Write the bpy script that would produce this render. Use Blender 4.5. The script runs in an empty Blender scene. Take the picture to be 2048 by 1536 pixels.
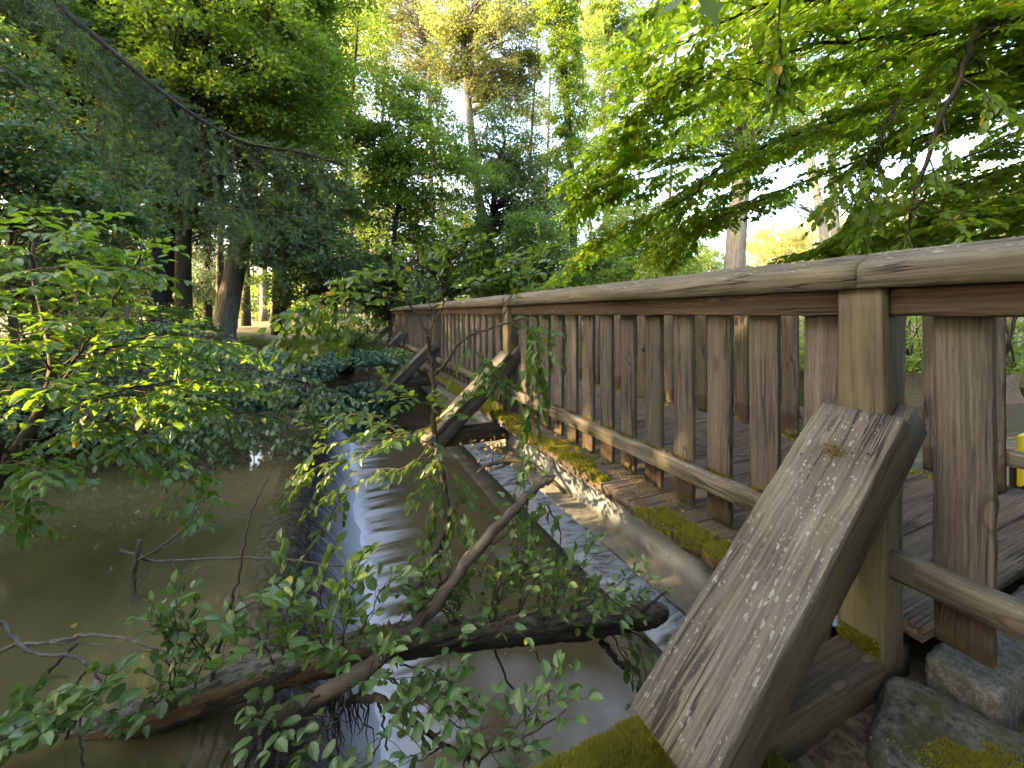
import bpy, bmesh, math, random
import numpy as np
from mathutils import Vector, Matrix
scene = bpy.context.scene
COL = scene.collection
RNG = np.random.default_rng(7)
random.seed(7)
SA, CA, F = math.sin(math.radians(23.9)), math.cos(math.radians(23.9)), 796.4
HZ = 628.0
# the eye is the world's origin; the bridge runs along +Y, the stream along +X, deck top at z = -0.957
def at(px, py, d):
    r = (px-1024)/F*d; z = -(py-HZ)/F*d
    return np.array([d*SA+r*CA, d*CA-r*SA, z])
def atz(px, py, z):
    return at(px, py, -z*F/(py-HZ))
def pts(*a):
    return np.array([at(*p) for p in a])
DECK, BANK, Z_UP, Z_LOW, Z_RAP = -0.957, -0.965, -1.45, -2.03, -2.22

# ------------------------------------------------------------------ objects
def props(o, label=None, cat=None, group=None, kind=None):
    if label: o['label'] = label
    if cat: o['category'] = cat
    if group: o['group'] = group
    if kind: o['kind'] = kind
    return o
def empty(name, loc, label=None, cat=None, group=None, parent=None):
    o = bpy.data.objects.new(name, None); COL.objects.link(o)
    o.location = loc; o.empty_display_size = .1
    if parent: o.parent = parent
    return props(o, label, cat, group)
def link(name, me, mat=None, parent=None):
    o = bpy.data.objects.new(name, me); COL.objects.link(o)
    if mat is not None: me.materials.append(mat)
    if parent is not None:
        o.parent = parent
        w = Vector((0, 0, 0)); q = parent
        while q is not None:
            w = w + q.location; q = q.parent
        o.location = -w
    return o
def raw_mesh(name, verts, loops, counts, attrs=None, smooth=False):
    me = bpy.data.meshes.new(name)
    verts = np.asarray(verts, np.float32); loops = np.asarray(loops, np.int32); counts = np.asarray(counts, np.int32)
    me.vertices.add(len(verts)); me.vertices.foreach_set('co', verts.ravel())
    me.loops.add(len(loops)); me.loops.foreach_set('vertex_index', loops)
    me.polygons.add(len(counts))
    st = np.zeros(len(counts), np.int32); st[1:] = np.cumsum(counts)[:-1]
    me.polygons.foreach_set('loop_start', st)
    try: me.polygons.foreach_set('loop_total', counts)
    except Exception: pass
    if smooth: me.polygons.foreach_set('use_smooth', np.ones(len(counts), bool))
    for k, v in (attrs or {}).items():
        v = np.asarray(v, np.float32)
        if v.ndim == 1:
            a = me.attributes.new(k, 'FLOAT', 'POINT'); a.data.foreach_set('value', v)
        else:
            a = me.attributes.new(k, 'FLOAT_VECTOR', 'POINT'); a.data.foreach_set('vector', v.ravel())
    me.update(calc_edges=True); me.validate()
    return me
def nrm(v):
    return v/np.maximum(np.linalg.norm(v, axis=-1, keepdims=True), 1e-9)

# leaf templates: verts (x along, y across, z up), faces
T_NEAR = (np.array([[0,0,0],[.36,0,-.03],[.72,0,-.05],[1,0,-.12],[.10,.28,.02],[.38,.5,.05],[.74,.40,.01],[.10,-.28,.02],[.38,-.5,.05],[.74,-.40,.01]]),
          [[0,1,5,4],[1,2,6,5],[2,3,6],[0,7,8,1],[1,8,9,2],[2,9,3]])
T_MID = (np.array([[0,0,0],[1,0,-.06],[.42,.5,.06],[.42,-.5,.06]]), [[0,1,2],[0,3,1]])
T_FAR = (np.array([[0,0,0],[.5,-.5,0],[1,0,0],[.5,.5,0]]), [[0,1,2,3]])
T_LOBE = (np.array([[0,0,0],[.05,.32,.02],[.32,.28,0],[.45,.52,.03],[.62,.2,0],[1,0,-.08],[.62,-.2,0],[.45,-.52,.03],[.32,-.28,0],[.05,-.32,.02],[.4,0,-.03]]),
          [[0,10,2,1],[10,4,3,2],[10,5,4],[0,9,8,10],[10,8,7,6],[10,6,5]])
T_BLADE = (np.array([[0,.5,0],[0,-.5,0],[1,0,0]]), [[0,1,2]])
T_NEEDLE = (np.array([[0,.5,0],[0,-.5,0],[.8,-.4,0],[1,0,0],[.8,.4,0]]), [[0,1,2,3,4]])
def leaf_mesh(name, P, D, N, L, W, T, rnd=None):
    P = np.asarray(P, float); n = len(P)
    D = nrm(np.asarray(D, float)); N = np.asarray(N, float)
    N = nrm(N - D*np.sum(N*D, 1, keepdims=True)); S = np.cross(N, D)
    L = np.broadcast_to(np.asarray(L, float), (n,)); W = np.broadcast_to(np.asarray(W, float), (n,))
    tv, tf = T; k = len(tv)
    curl = L*RNG.uniform(-.4, 2.8, n) if k > 5 else L
    V = (P[:,None,:] + (tv[None,:,0,None]*L[:,None,None])*D[:,None,:] + (tv[None,:,1,None]*W[:,None,None])*S[:,None,:]
         + (tv[None,:,2,None]*curl[:,None,None])*N[:,None,:])
    fl = np.concatenate([np.array(f) for f in tf]); fc = np.array([len(f) for f in tf])
    loops = (fl[None,:] + (np.arange(n)*k)[:,None]).ravel(); counts = np.tile(fc, n)
    if rnd is None: rnd = RNG.random(n)
    at_ = {'rnd': np.repeat(rnd, k)}
    if k > 5: at_['luv'] = np.tile(tv, (n, 1))
    return raw_mesh(name, V.reshape(-1,3), loops, counts, at_, smooth=(k == 10))
def tube_mesh(name, tubes, sides=6, cap=True, rough=0.0):
    VV, LL, CC, GG = [], [], [], []; base = 0
    for P, R in tubes:
        P = np.asarray(P, float); m = len(P)
        R = np.broadcast_to(np.asarray(R, float), (m,))
        T = np.gradient(P, axis=0); T = nrm(T)
        ref = np.array([0,0,1.]) if abs(T[0,2]) < .9 else np.array([1.,0,0])
        A = nrm(np.cross(T, ref)); B = np.cross(T, A)
        ang = np.linspace(0, 2*np.pi, sides, endpoint=False)
        rr = R[:,None]*np.ones((1,sides))
        if rough: rr = rr*(1+rough*(RNG.random((m,sides))-.5))
        V = P[:,None,:] + rr[:,:,None]*(np.cos(ang)[None,:,None]*A[:,None,:] + np.sin(ang)[None,:,None]*B[:,None,:])
        s = np.concatenate([[0], np.cumsum(np.linalg.norm(np.diff(P, axis=0), axis=1))]) + RNG.random()*50
        G = np.stack([s[:,None]*np.ones((1,sides)), R[:,None]*np.cos(ang)[None,:], R[:,None]*np.sin(ang)[None,:]], -1)
        i = np.arange(m-1)[:,None]; j = np.arange(sides)[None,:]; j2 = (j+1) % sides
        Q = np.stack([i*sides+j, i*sides+j2, (i+1)*sides+j2, (i+1)*sides+j], -1).reshape(-1) + base
        VV.append(V.reshape(-1,3)); LL.append(Q); CC.append(np.full((m-1)*sides, 4)); GG.append(G.reshape(-1,3))
        if cap:
            LL.append(np.arange(sides)[::-1]+base); LL.append(np.arange(sides)+base+(m-1)*sides); CC.append(np.array([sides, sides]))
        base += m*sides
    return raw_mesh(name, np.concatenate(VV), np.concatenate(LL), np.concatenate(CC), {'gc': np.concatenate(GG)}, smooth=True)
def smooth_line(P, n=8):
    """Catmull-Rom through the given points"""
    P = np.asarray(P, float)
    if len(P) < 3:
        t = np.linspace(0, 1, n)[:,None]; return P[0]*(1-t)+P[-1]*t
    Q = np.vstack([2*P[0]-P[1], P, 2*P[-1]-P[-2]]); out = []
    for i in range(1, len(Q)-2):
        t = np.linspace(0, 1, n, endpoint=False)[:,None]
        a, b, c, d = Q[i-1], Q[i], Q[i+1], Q[i+2]
        out.append(.5*((2*b)+(-a+c)*t+(2*a-5*b+4*c-d)*t**2+(-a+3*b-3*c+d)*t**3))
    out.append(P[-1:]); return np.vstack(out)
def wiggle(P, amp):
    P = np.array(P); 
    P[1:-1] += RNG.normal(0, amp, (len(P)-2, 3)); return P

# ------------------------------------------------------------------ materials
def lin(h):
    c = [int(h[i:i+2], 16)/255 for i in (0, 2, 4)]
    return tuple(x/12.92 if x <= .04045 else ((x+.055)/1.055)**2.4 for x in c)+(1,)
class NT:
    def __init__(s, name):
        s.m = bpy.data.materials.new(name); s.m.use_nodes = True
        s.t = s.m.node_tree; s.t.nodes.clear()
        s.out = s.t.nodes.new('ShaderNodeOutputMaterial')
    def n(s, kind, **kw):
        x = s.t.nodes.new('ShaderNode'+kind)
        for k, v in kw.items():
            if k == 'inp':
                for i, val in v.items():
                    if isinstance(val, bpy.types.NodeSocket): s.t.links.new(val, x.inputs[i])
                    else: x.inputs[i].default_value = val
            else: setattr(x, k, v)
        return x
    def l(s, a, b): s.t.links.new(a, b)
    def attr(s, name): return s.n('Attribute', attribute_name=name)
    def mapping(s, vec, scale=(1,1,1), loc=(0,0,0)):
        return s.n('Mapping', inp={0: vec, 1: loc, 3: scale}).outputs[0]
    def noise(s, vec, scale=5, detail=4, rough=.55, dist=0):
        x = s.n('TexNoise', inp={'Scale': scale, 'Detail': detail, 'Roughness': rough, 'Distortion': dist})
        if vec is not None: s.l(vec, x.inputs['Vector'])
        return x.outputs['Fac']
    def math(s, op, a, b=0, c=0, clamp=False):
        return s.n('Math', operation=op, use_clamp=clamp, inp={0: a, 1: b, 2: c}).outputs[0]
    def ramp(s, fac, *stops, interp='LINEAR'):
        x = s.n('ValToRGB'); x.color_ramp.interpolation = interp
        e = x.color_ramp.elements
        while len(e) < len(stops): e.new(.5)
        for i, (p, c) in enumerate(stops):
            e[i].position = p; e[i].color = c if not isinstance(c, (int, float)) else (c, c, c, 1)
        s.l(fac, x.inputs[0]); return x.outputs[0]
    def mix(s, fac, a, b, blend='MIX'):
        x = s.n('Mix', data_type='RGBA', blend_type=blend)
        for i, v in ((0, fac), (6, a), (7, b)):
            if isinstance(v, bpy.types.NodeSocket): s.l(v, x.inputs[i])
            else: x.inputs[i].default_value = v
        return x.outputs[2]
    def sstep(s, v, lo, hi):
        x = s.n('MapRange', interpolation_type='SMOOTHSTEP', inp={0: v, 1: lo, 2: hi}); return x.outputs[0]
    def bump(s, h, strength=.5, dist=.01, normal=None):
        x = s.n('Bump', inp={'Strength': strength, 'Distance': dist, 'Height': h})
        if normal is not None: s.l(normal, x.inputs['Normal'])
        return x.outputs[0]
    def principled(s, col, rough=.6, spec=.4, normal=None, **kw):
        x = s.n('BsdfPrincipled')
        for k, v in dict({'Base Color': col, 'Roughness': rough, 'Specular IOR Level': spec}, **kw).items():
            if isinstance(v, bpy.types.NodeSocket): s.l(v, x.inputs[k])
            else: x.inputs[k].default_value = v
        if normal is not None: s.l(normal, x.inputs['Normal'])
        return x.outputs[0]
    def done(s, sh): s.l(sh, s.out.inputs[0]); return s.m

def leaf_mat(name, dark, light, trans, tf=.45, rough=.42, spec=.45, odd=None, vein=False):
    t = NT(name); r = t.attr('rnd').outputs['Fac']
    pos = t.n('NewGeometry').outputs['Position']
    big = t.noise(pos, 1.3, 2)
    r2 = t.math('ADD', t.math('MULTIPLY', r, .65), t.math('MULTIPLY', big, .45))
    col = t.mix(r2, dark, light)
    tc = t.mix(r2, tuple(x*.75 for x in trans[:3])+(1,), trans)
    if odd:
        k = t.math('GREATER_THAN', t.math('FRACT', t.math('MULTIPLY', r, 37.0)), 1-odd[0])
        col = t.mix(k, col, odd[1]); tc = t.mix(k, tc, odd[1])
    if vein:
        lu = t.n('SeparateXYZ', inp={0: t.attr('luv').outputs['Vector']}); ay = t.math('ABSOLUTE', lu.outputs[1])
        rib = t.math('SUBTRACT', 1.0, t.sstep(ay, .015, .06))
        side = t.math('ABSOLUTE', t.math('SUBTRACT', t.math('FRACT', t.math('MULTIPLY', t.math('SUBTRACT', lu.outputs[0], t.math('MULTIPLY', ay, .55)), 8.0)), .5))
        rib = t.math('MAXIMUM', rib, t.math('MULTIPLY', t.math('SUBTRACT', 1.0, t.sstep(side, .0, .16)), .35))
        col = t.mix(t.math('MULTIPLY', rib, .55), col, tuple(min(1, x*1.9+.03) for x in light[:3])+(1,))
    a = t.principled(col, rough, spec)
    b = t.n('BsdfTranslucent', inp={0: tc}).outputs[0]
    x = t.n('MixShader', inp={0: tf}); t.l(a, x.inputs[1]); t.l(b, x.inputs[2])
    return t.done(x.outputs[0])
YEL = (.42,.28,.02,1)
M_BEECH = leaf_mat('hornbeam_leaf', (.040,.080,.012,1), (.075,.130,.018,1), (.36,.52,.020,1), .62, odd=(.01, YEL), vein=True)
M_ELM = leaf_mat('elm_leaf', (.050,.095,.026,1), (.100,.165,.048,1), (.16,.27,.035,1), .30, .38, .5, odd=(.012, (.30,.26,.03,1)), vein=True)
M_SHRUB = leaf_mat('shrub_leaf', (.050,.105,.022,1), (.100,.180,.034,1), (.24,.42,.02,1), .45, .36, .55, odd=(.008, YEL), vein=True)
M_BANK = leaf_mat('bank_shrub_leaf', (.045,.090,.030,1), (.090,.150,.050,1), (.14,.26,.04,1), .33, .36, .5, odd=(.02, (.3,.26,.03,1)), vein=True)
M_MAPLE = leaf_mat('maple_leaf', (.050,.100,.020,1), (.095,.160,.030,1), (.25,.38,.025,1), .52, odd=(.006, YEL))
M_LIME = leaf_mat('lime_leaf', (.065,.12,.028,1), (.12,.175,.04,1), (.36,.47,.06,1), .55)
M_OLIVE = leaf_mat('poplar_leaf', (.070,.090,.036,1), (.125,.145,.060,1), (.34,.38,.09,1), .48)
M_DARK = leaf_mat('dark_leaf', (.040,.075,.030,1), (.085,.135,.055,1), (.20,.32,.05,1), .42)
M_BLUE = leaf_mat('hazel_leaf', (.055,.105,.055,1), (.110,.175,.090,1), (.22,.36,.06,1), .42, .4, .5, odd=(.04, (.40,.26,.02,1)))
M_BANKF = leaf_mat('bank_tree_leaf', (.050,.100,.030,1), (.100,.165,.050,1), (.24,.40,.05,1), .48, .4, .45)
M_IVY = leaf_mat('ivy_leaf', (.020,.055,.030,1), (.045,.100,.055,1), (.05,.11,.02,1), .2, .35, .5)
M_GOLD = leaf_mat('painted_sun_leaf', (.26,.25,.07,1), (.40,.38,.13,1), (.70,.66,.22,1), .55)  # sunlight on the far trees, painted into the leaf colour
M_NEEDLE = leaf_mat('spruce_needle', (.036,.066,.036,1), (.075,.115,.062,1), (.09,.17,.03,1), .25, .5, .4)
M_NEEDLE_NEW = leaf_mat('fresh_spruce_needle', (.09,.17,.025,1), (.13,.24,.035,1), (.2,.36,.04,1), .3, .5, .4)
M_MOSS = leaf_mat('moss', (.060,.065,.010,1), (.240,.240,.030,1), (.3,.3,.02,1), .3, .8, .15)
M_MOSS_OLD = leaf_mat('moss_brown', (.085,.065,.025,1), (.16,.14,.035,1), (.12,.1,.02,1), .15, .9, .1)
M_GRASS = leaf_mat('grass', (.06,.11,.018,1), (.13,.18,.03,1), (.25,.38,.03,1), .4, .6, .2)
M_DEAD = leaf_mat('dead_leaf', (.10,.055,.02,1), (.22,.15,.06,1), (.12,.07,.02,1), .15, .7, .2)

def bark_mat(name, c1, c2, c3=None, sx=3, sy=45, bump=.8, dist=.02, rough=.85, moss=0):
    t = NT(name); g = t.attr('gc').outputs['Vector']
    v = t.mapping(g, (sx, sy, sy))
    n = t.noise(v, 1.0, 7, .65, .6)
    n2 = t.noise(t.mapping(g, (2, 6, 6)), 1.2, 3)
    col = t.ramp(n, (.32, c1), (.62, c2))
    if c3: col = t.mix(t.ramp(n2, (.5, 0), (.66, 1)), col, c3)
    if moss:
        up = t.n('SeparateXYZ', inp={0: t.n('NewGeometry').outputs['Normal']}).outputs[2]
        k = t.math('MULTIPLY', t.sstep(up, .0, .7), t.ramp(t.noise(t.mapping(g, (7, 20, 20)), 1, 4), (.62-moss*.3, 0), (.72-moss*.3, 1)))
        col = t.mix(k, col, (.075,.085,.012,1))
    return t.done(t.principled(col, rough, .25, t.bump(n, bump, dist)))
M_BARK = bark_mat('bark', (.022,.017,.012,1), (.085,.068,.050,1), (.07,.075,.045,1))
M_BARK_DARK = bark_mat('dark_bark', (.010,.009,.008,1), (.040,.035,.030,1))
M_BARK_GREY = bark_mat('grey_bark', (.06,.052,.045,1), (.20,.18,.155,1), (.16,.16,.12,1), 3, 30, 1, .03)
M_BARK_PALE = bark_mat('pale_bark', (.13,.12,.10,1), (.30,.28,.24,1))
M_TWIG = bark_mat('twig', (.018,.014,.011,1), (.075,.060,.045,1), None, 25, 120, .5, .003)
M_TWIG_DRY = bark_mat('dry_twig', (.040,.034,.030,1), (.135,.118,.10,1), None, 25, 120, .5, .003)

def wood_mat(name, c_dark, c_mid, c_light, lichen=0.0, stain=False, red=0.0, algae=.25, rough=.78, endgrain=False):
    c_dark, c_mid, c_light = [tuple(x*.83 for x in c[:3])+(1,) for c in (c_dark, c_mid, c_light)]
    t = NT(name); g = t.attr('gc').outputs['Vector']
    # slow wander of the grain along the timber
    wob = t.n('TexNoise', inp={'Vector': t.mapping(g, (1.6, 7, 7)), 'Scale': 1.0, 'Detail': 2}).outputs['Color']
    gw = t.n('VectorMath', operation='ADD', inp={0: g, 1: t.n('VectorMath', operation='SCALE', inp={0: t.n('VectorMath', operation='SUBTRACT', inp={0: wob, 1: (.5,.5,.5)}).outputs[0], 3: .03}).outputs[0]}).outputs[0]
    # knots bend the rings
    kn = t.n('TexVoronoi', feature='F1', inp={'Vector': t.mapping(g, (2.6, 6.5, 6.5)), 'Scale': 1.0, 'Randomness': 1.0})
    kd = kn.outputs['Distance']
    wave = t.n('TexWave', wave_type='BANDS', bands_direction='Y', inp={'Vector': t.mapping(gw, (.55, 1, 1)), 'Scale': 24.0, 'Distortion': 3.2, 'Detail': 2.0, 'Detail Scale': 1.0, 'Detail Roughness': .6}).outputs['Fac']
    fine = t.noise(t.mapping(gw, (2.0, 115, 115)), 1.0, 6, .72)
    mid = t.noise(t.mapping(gw, (2.4, 38, 38)), 1.0, 7, .66)
    blot = t.noise(t.mapping(g, (1.8, 5, 5)), 1.0, 4, .6)
    tone = t.math('ADD', t.math('MULTIPLY', mid, .55), t.math('MULTIPLY', blot, .45))
    col = t.ramp(tone, (.30, c_dark), (.48, c_mid), (.68, c_light))
    ring = t.sstep(wave, .62, 1.0)
    col = t.mix(t.math('MULTIPLY', t.math('MULTIPLY', ring, t.ramp(blot, (.42, 0), (.6, 1))), .22), col, tuple(x*.42 for x in c_dark[:3])+(1,))
    col = t.mix(t.ramp(fine, (.36, .62), (.53, 0)), col, tuple(x*.55 for x in c_dark[:3])+(1,))
    col = t.mix(t.ramp(fine, (.52, 0), (.70, .55)), col, tuple(min(1, x*1.35) for x in c_light[:3])+(1,))
    if red: col = t.mix(t.math('MULTIPLY', t.ramp(t.noise(t.mapping(g, (2, 9, 9)), 1, 3), (.45, 0), (.65, 1)), red), col, (.125,.058,.030,1))
    # algae green
    col = t.mix(t.math('MULTIPLY', t.ramp(t.noise(t.mapping(g, (2.5, 7, 7), (3, 1, 8)), 1, 4), (.48, 0), (.68, 1)), algae), col, (.115,.105,.035,1))
    # shakes: narrow dark splits that run with the grain
    cr = t.noise(t.mapping(gw, (.9, 22, 22), (9, 2, 5)), 1.0, 3, .5)
    cr = t.math('ABSOLUTE', t.math('SUBTRACT', cr, .5))
    crm = t.math('MULTIPLY', t.ramp(cr, (.006, 1), (.022, 0)), t.ramp(t.noise(t.mapping(g, (2.2, 8, 8), (4, 4, 1)), 1, 2), (.48, 0), (.58, 1)))
    col = t.mix(t.math('MULTIPLY', crm, .75), col, (.010,.008,.006,1))
    # knots
    kin = t.ramp(kd, (.075, 1), (.12, 0)); krim = t.math('MULTIPLY', t.ramp(kd, (.085, 0), (.11, 1)), t.ramp(kd, (.115, 1), (.16, 0)))
    col = t.mix(t.math('MULTIPLY', kin, .75), col, (.085,.070,.060,1)); col = t.mix(t.math('MULTIPLY', krim, .7), col, (.025,.018,.012,1))
    geo = t.n('NewGeometry'); nz = t.n('SeparateXYZ', inp={0: geo.outputs['Normal']}).outputs[2]
    if stain:
        sx = t.n('SeparateXYZ', inp={0: t.attr('end').outputs['Vector']}).outputs[0]
        sh = t.math('ADD', sx, t.math('MULTIPLY', t.noise(t.mapping(g, (9, 16, 16)), 1, 3), .13))
        col = t.mix(t.math('MULTIPLY', t.math('MULTIPLY', t.ramp(sh, (.08, 0), (.10, 1)), t.ramp(sh, (.205, 1), (.235, 0))), .72), col, (.032,.017,.010,1))
        col = t.mix(t.math('MULTIPLY', t.ramp(sh, (.07, 1), (.12, 0)), .6), col, (.10,.085,.03,1))
    if endgrain:
        gx = t.math('ABSOLUTE', t.n('SeparateXYZ', inp={0: geo.outputs['Normal']}).outputs[0])
        col = t.mix(t.math('MULTIPLY', t.sstep(gx, .6, .9), .8), col, t.ramp(blot, (.35, (.030,.022,.012,1)), (.65, (.10,.078,.045,1))))
    h = t.math('ADD', t.math('MULTIPLY', fine, .5), t.math('MULTIPLY', ring, -.2))
    h = t.math('SUBTRACT', t.math('ADD', h, t.math('MULTIPLY', mid, .6)), t.math('MULTIPLY', crm, 1.6))
    rg = rough
    if lichen:
        up = t.sstep(nz, .2, .6)
        for sc, th, siz in ((62, .80, .27), (125, .78, .30)):
            lv = t.n('VectorMath', operation='ADD', inp={0: t.mapping(g, (.42, 1.15, 1.15)), 1: t.n('VectorMath', operation='SCALE', inp={0: t.n('TexNoise', inp={'Vector': g, 'Scale': 60.0}).outputs['Color'], 3: .012}).outputs[0]}).outputs[0]
            vo = t.n('TexVoronoi', inp={'Vector': lv, 'Scale': float(sc)})
            rr = t.n('SeparateColor', inp={0: vo.outputs['Color']})
            on = t.math('GREATER_THAN', rr.outputs[0], th-.22*lichen)
            rad = t.math('MULTIPLY', t.math('ADD', rr.outputs[1], .35), siz)
            spot = t.math('MULTIPLY', t.sstep(t.math('SUBTRACT', rad, vo.outputs['Distance']), 0, .06), on)
            msk = t.ramp(t.noise(t.mapping(g, (3, 9, 9), (1, 7, 3)), 1, 3), (.36, 0), (.52, 1))
            k = t.math('MULTIPLY', t.math('MULTIPLY', spot, up), t.math('MULTIPLY', msk, .62))
            col = t.mix(k, col, (.28,.29,.25,1)); h = t.math('ADD', h, t.math('MULTIPLY', k, .5))
    return t.done(t.principled(col, rg, .3, t.bump(h, .8, .005)))
M_WOOD = wood_mat('weathered_wood', (.052,.044,.034,1), (.104,.092,.074,1), (.155,.140,.116,1), .3, algae=.25)
M_WOOD_TOP = wood_mat('lichen_wood', (.052,.046,.036,1), (.108,.098,.078,1), (.165,.152,.122,1), .75, algae=.3)
M_WOOD_STRUT = wood_mat('lichen_spotted_wood', (.052,.047,.038,1), (.108,.099,.080,1), (.165,.154,.126,1), 1.45, algae=.3)
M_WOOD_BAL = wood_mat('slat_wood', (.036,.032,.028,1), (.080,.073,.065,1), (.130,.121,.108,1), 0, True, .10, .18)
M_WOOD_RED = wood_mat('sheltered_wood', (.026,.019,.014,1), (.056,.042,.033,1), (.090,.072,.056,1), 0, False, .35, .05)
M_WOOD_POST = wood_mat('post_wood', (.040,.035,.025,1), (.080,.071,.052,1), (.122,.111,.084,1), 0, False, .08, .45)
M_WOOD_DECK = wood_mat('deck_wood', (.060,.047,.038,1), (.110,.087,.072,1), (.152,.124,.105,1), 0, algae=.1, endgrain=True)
M_WOOD_SIDE = wood_mat('shaded_strut_wood', (.030,.026,.020,1), (.066,.059,.046,1), (.105,.095,.076,1), 0, algae=.3)  # darker copy of the strut wood: shade painted on the side boards
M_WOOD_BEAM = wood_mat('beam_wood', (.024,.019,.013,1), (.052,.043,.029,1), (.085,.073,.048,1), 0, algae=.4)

def simple_noise_mat(name, c1, c2, scale=6, c3=None, rough=.8, bump=.4, dist=.02, spec=.3, lo=.35, hi=.65):
    t = NT(name); p = t.n('NewGeometry').outputs['Position']
    n = t.noise(p, scale, 8, .62); n2 = t.noise(p, scale*.23, 4)
    col = t.ramp(n, (lo, c1), (hi, c2))
    if c3: col = t.mix(t.ramp(n2, (.46, 0), (.62, 1)), col, c3)
    return t.done(t.principled(col, rough, spec, t.bump(n, bump, dist)))
M_CONC = simple_noise_mat('old_concrete', (.045,.042,.028,1), (.105,.10,.070,1), 5, (.045,.055,.02,1), .85, .5, .02)
M_GRANITE = simple_noise_mat('granite', (.04,.04,.037,1), (.155,.15,.14,1), 160, (.05,.054,.036,1), .75, .6, .006)
M_BOULDER = simple_noise_mat('mossy_stone', (.022,.024,.017,1), (.12,.12,.105,1), 48, (.045,.052,.02,1), .9, 1.0, .02)
M_SOIL = simple_noise_mat('soil', (.035,.027,.018,1), (.12,.095,.065,1), 45, (.055,.05,.022,1), .95, .9, .02, .15)
def girder_mat():
    t = NT('painted_steel'); p = t.n('NewGeometry').outputs['Position']
    s = t.n('SeparateXYZ', inp={0: t.n('NewGeometry').outputs['Normal']})
    n = t.noise(p, 9, 6, .6); n2 = t.noise(p, 38, 5, .6); n3 = t.noise(t.mapping(p, (6, 2.2, 30)), 1, 5)
    col = t.ramp(n, (.3, (.125,.145,.160,1)), (.7, (.185,.210,.228,1)))
    rust = t.ramp(n2, (.66, 0), (.72, 1)); col = t.mix(t.math('MULTIPLY', rust, .85), col, (.07,.035,.018,1))
    up = t.sstep(s.outputs[2], .3, .8)
    dirt = t.ramp(t.noise(p, 14, 7, .65), (.34, (.070,.068,.048,1)), (.52, (.040,.040,.026,1)), (.66, (.016,.015,.010,1)))
    col = t.mix(t.math('MULTIPLY', up, .92), col, dirt)
    col = t.mix(t.math('MULTIPLY', t.ramp(n3, (.60, 0), (.70, 1)), .55), col, (.06,.05,.04,1))
    z = t.n('SeparateXYZ', inp={0: p}).outputs[2]; wz = t.math('ADD', z, t.math('MULTIPLY', t.math('SUBTRACT', t.noise(p, 26, 5, .65), .5), .07))
    drip = t.math('MULTIPLY', t.sstep(wz, -1.075, -1.015), t.ramp(t.noise(p, 11, 5, .6), (.38, 0), (.55, 1)))
    col = t.mix(t.math('MULTIPLY', drip, .8), col, (.035,.030,.022,1))
    seam = t.math('MULTIPLY', t.math('MULTIPLY', t.sstep(wz, -1.31, -1.285), t.math('SUBTRACT', 1.0, t.sstep(wz, -1.275, -1.245))), t.ramp(t.noise(p, 7, 4), (.2, .3), (.5, 1)))
    seam = t.math('MULTIPLY', seam, t.math('SUBTRACT', 1.0, up)); col = t.mix(t.math('MULTIPLY', seam, .9), col, (.030,.018,.010,1))
    return t.done(t.principled(col, .6, .35, t.bump(n2, .12, .002)))
M_STEEL = girder_mat()
tt = NT('screw_metal'); M_SCREW = tt.done(tt.principled((.03,.03,.032,1), .5, .5, None, Metallic=.6))
tt = NT('zinc_bracket'); M_ZINC = tt.done(tt.principled((.09,.09,.085,1), .55, .5, None, Metallic=.5))
def ground_mat():
    t = NT('forest_ground'); p = t.n('NewGeometry').outputs['Position']
    n = t.noise(p, 22, 8, .65); n2 = t.noise(p, .55, 5, .6); n3 = t.noise(p, 4, 4)
    lit = t.ramp(n, (.3, (.035,.026,.016,1)), (.5, (.11,.085,.055,1)), (.72, (.19,.145,.09,1)))
    gr = t.ramp(n, (.3, (.035,.06,.012,1)), (.7, (.10,.14,.03,1)))
    k = t.ramp(t.math('ADD', t.math('MULTIPLY', n2, .8), t.math('MULTIPLY', n3, .25)), (.50, 0), (.60, 1))
    return t.done(t.principled(t.mix(k, lit, gr), .95, .15, t.bump(n, .9, .03)))
M_GROUND = ground_mat()
M_PATH = simple_noise_mat('gravel_path', (.07,.062,.052,1), (.165,.148,.125,1), 60, (.10,.085,.065,1), .95, .7, .01)

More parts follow.
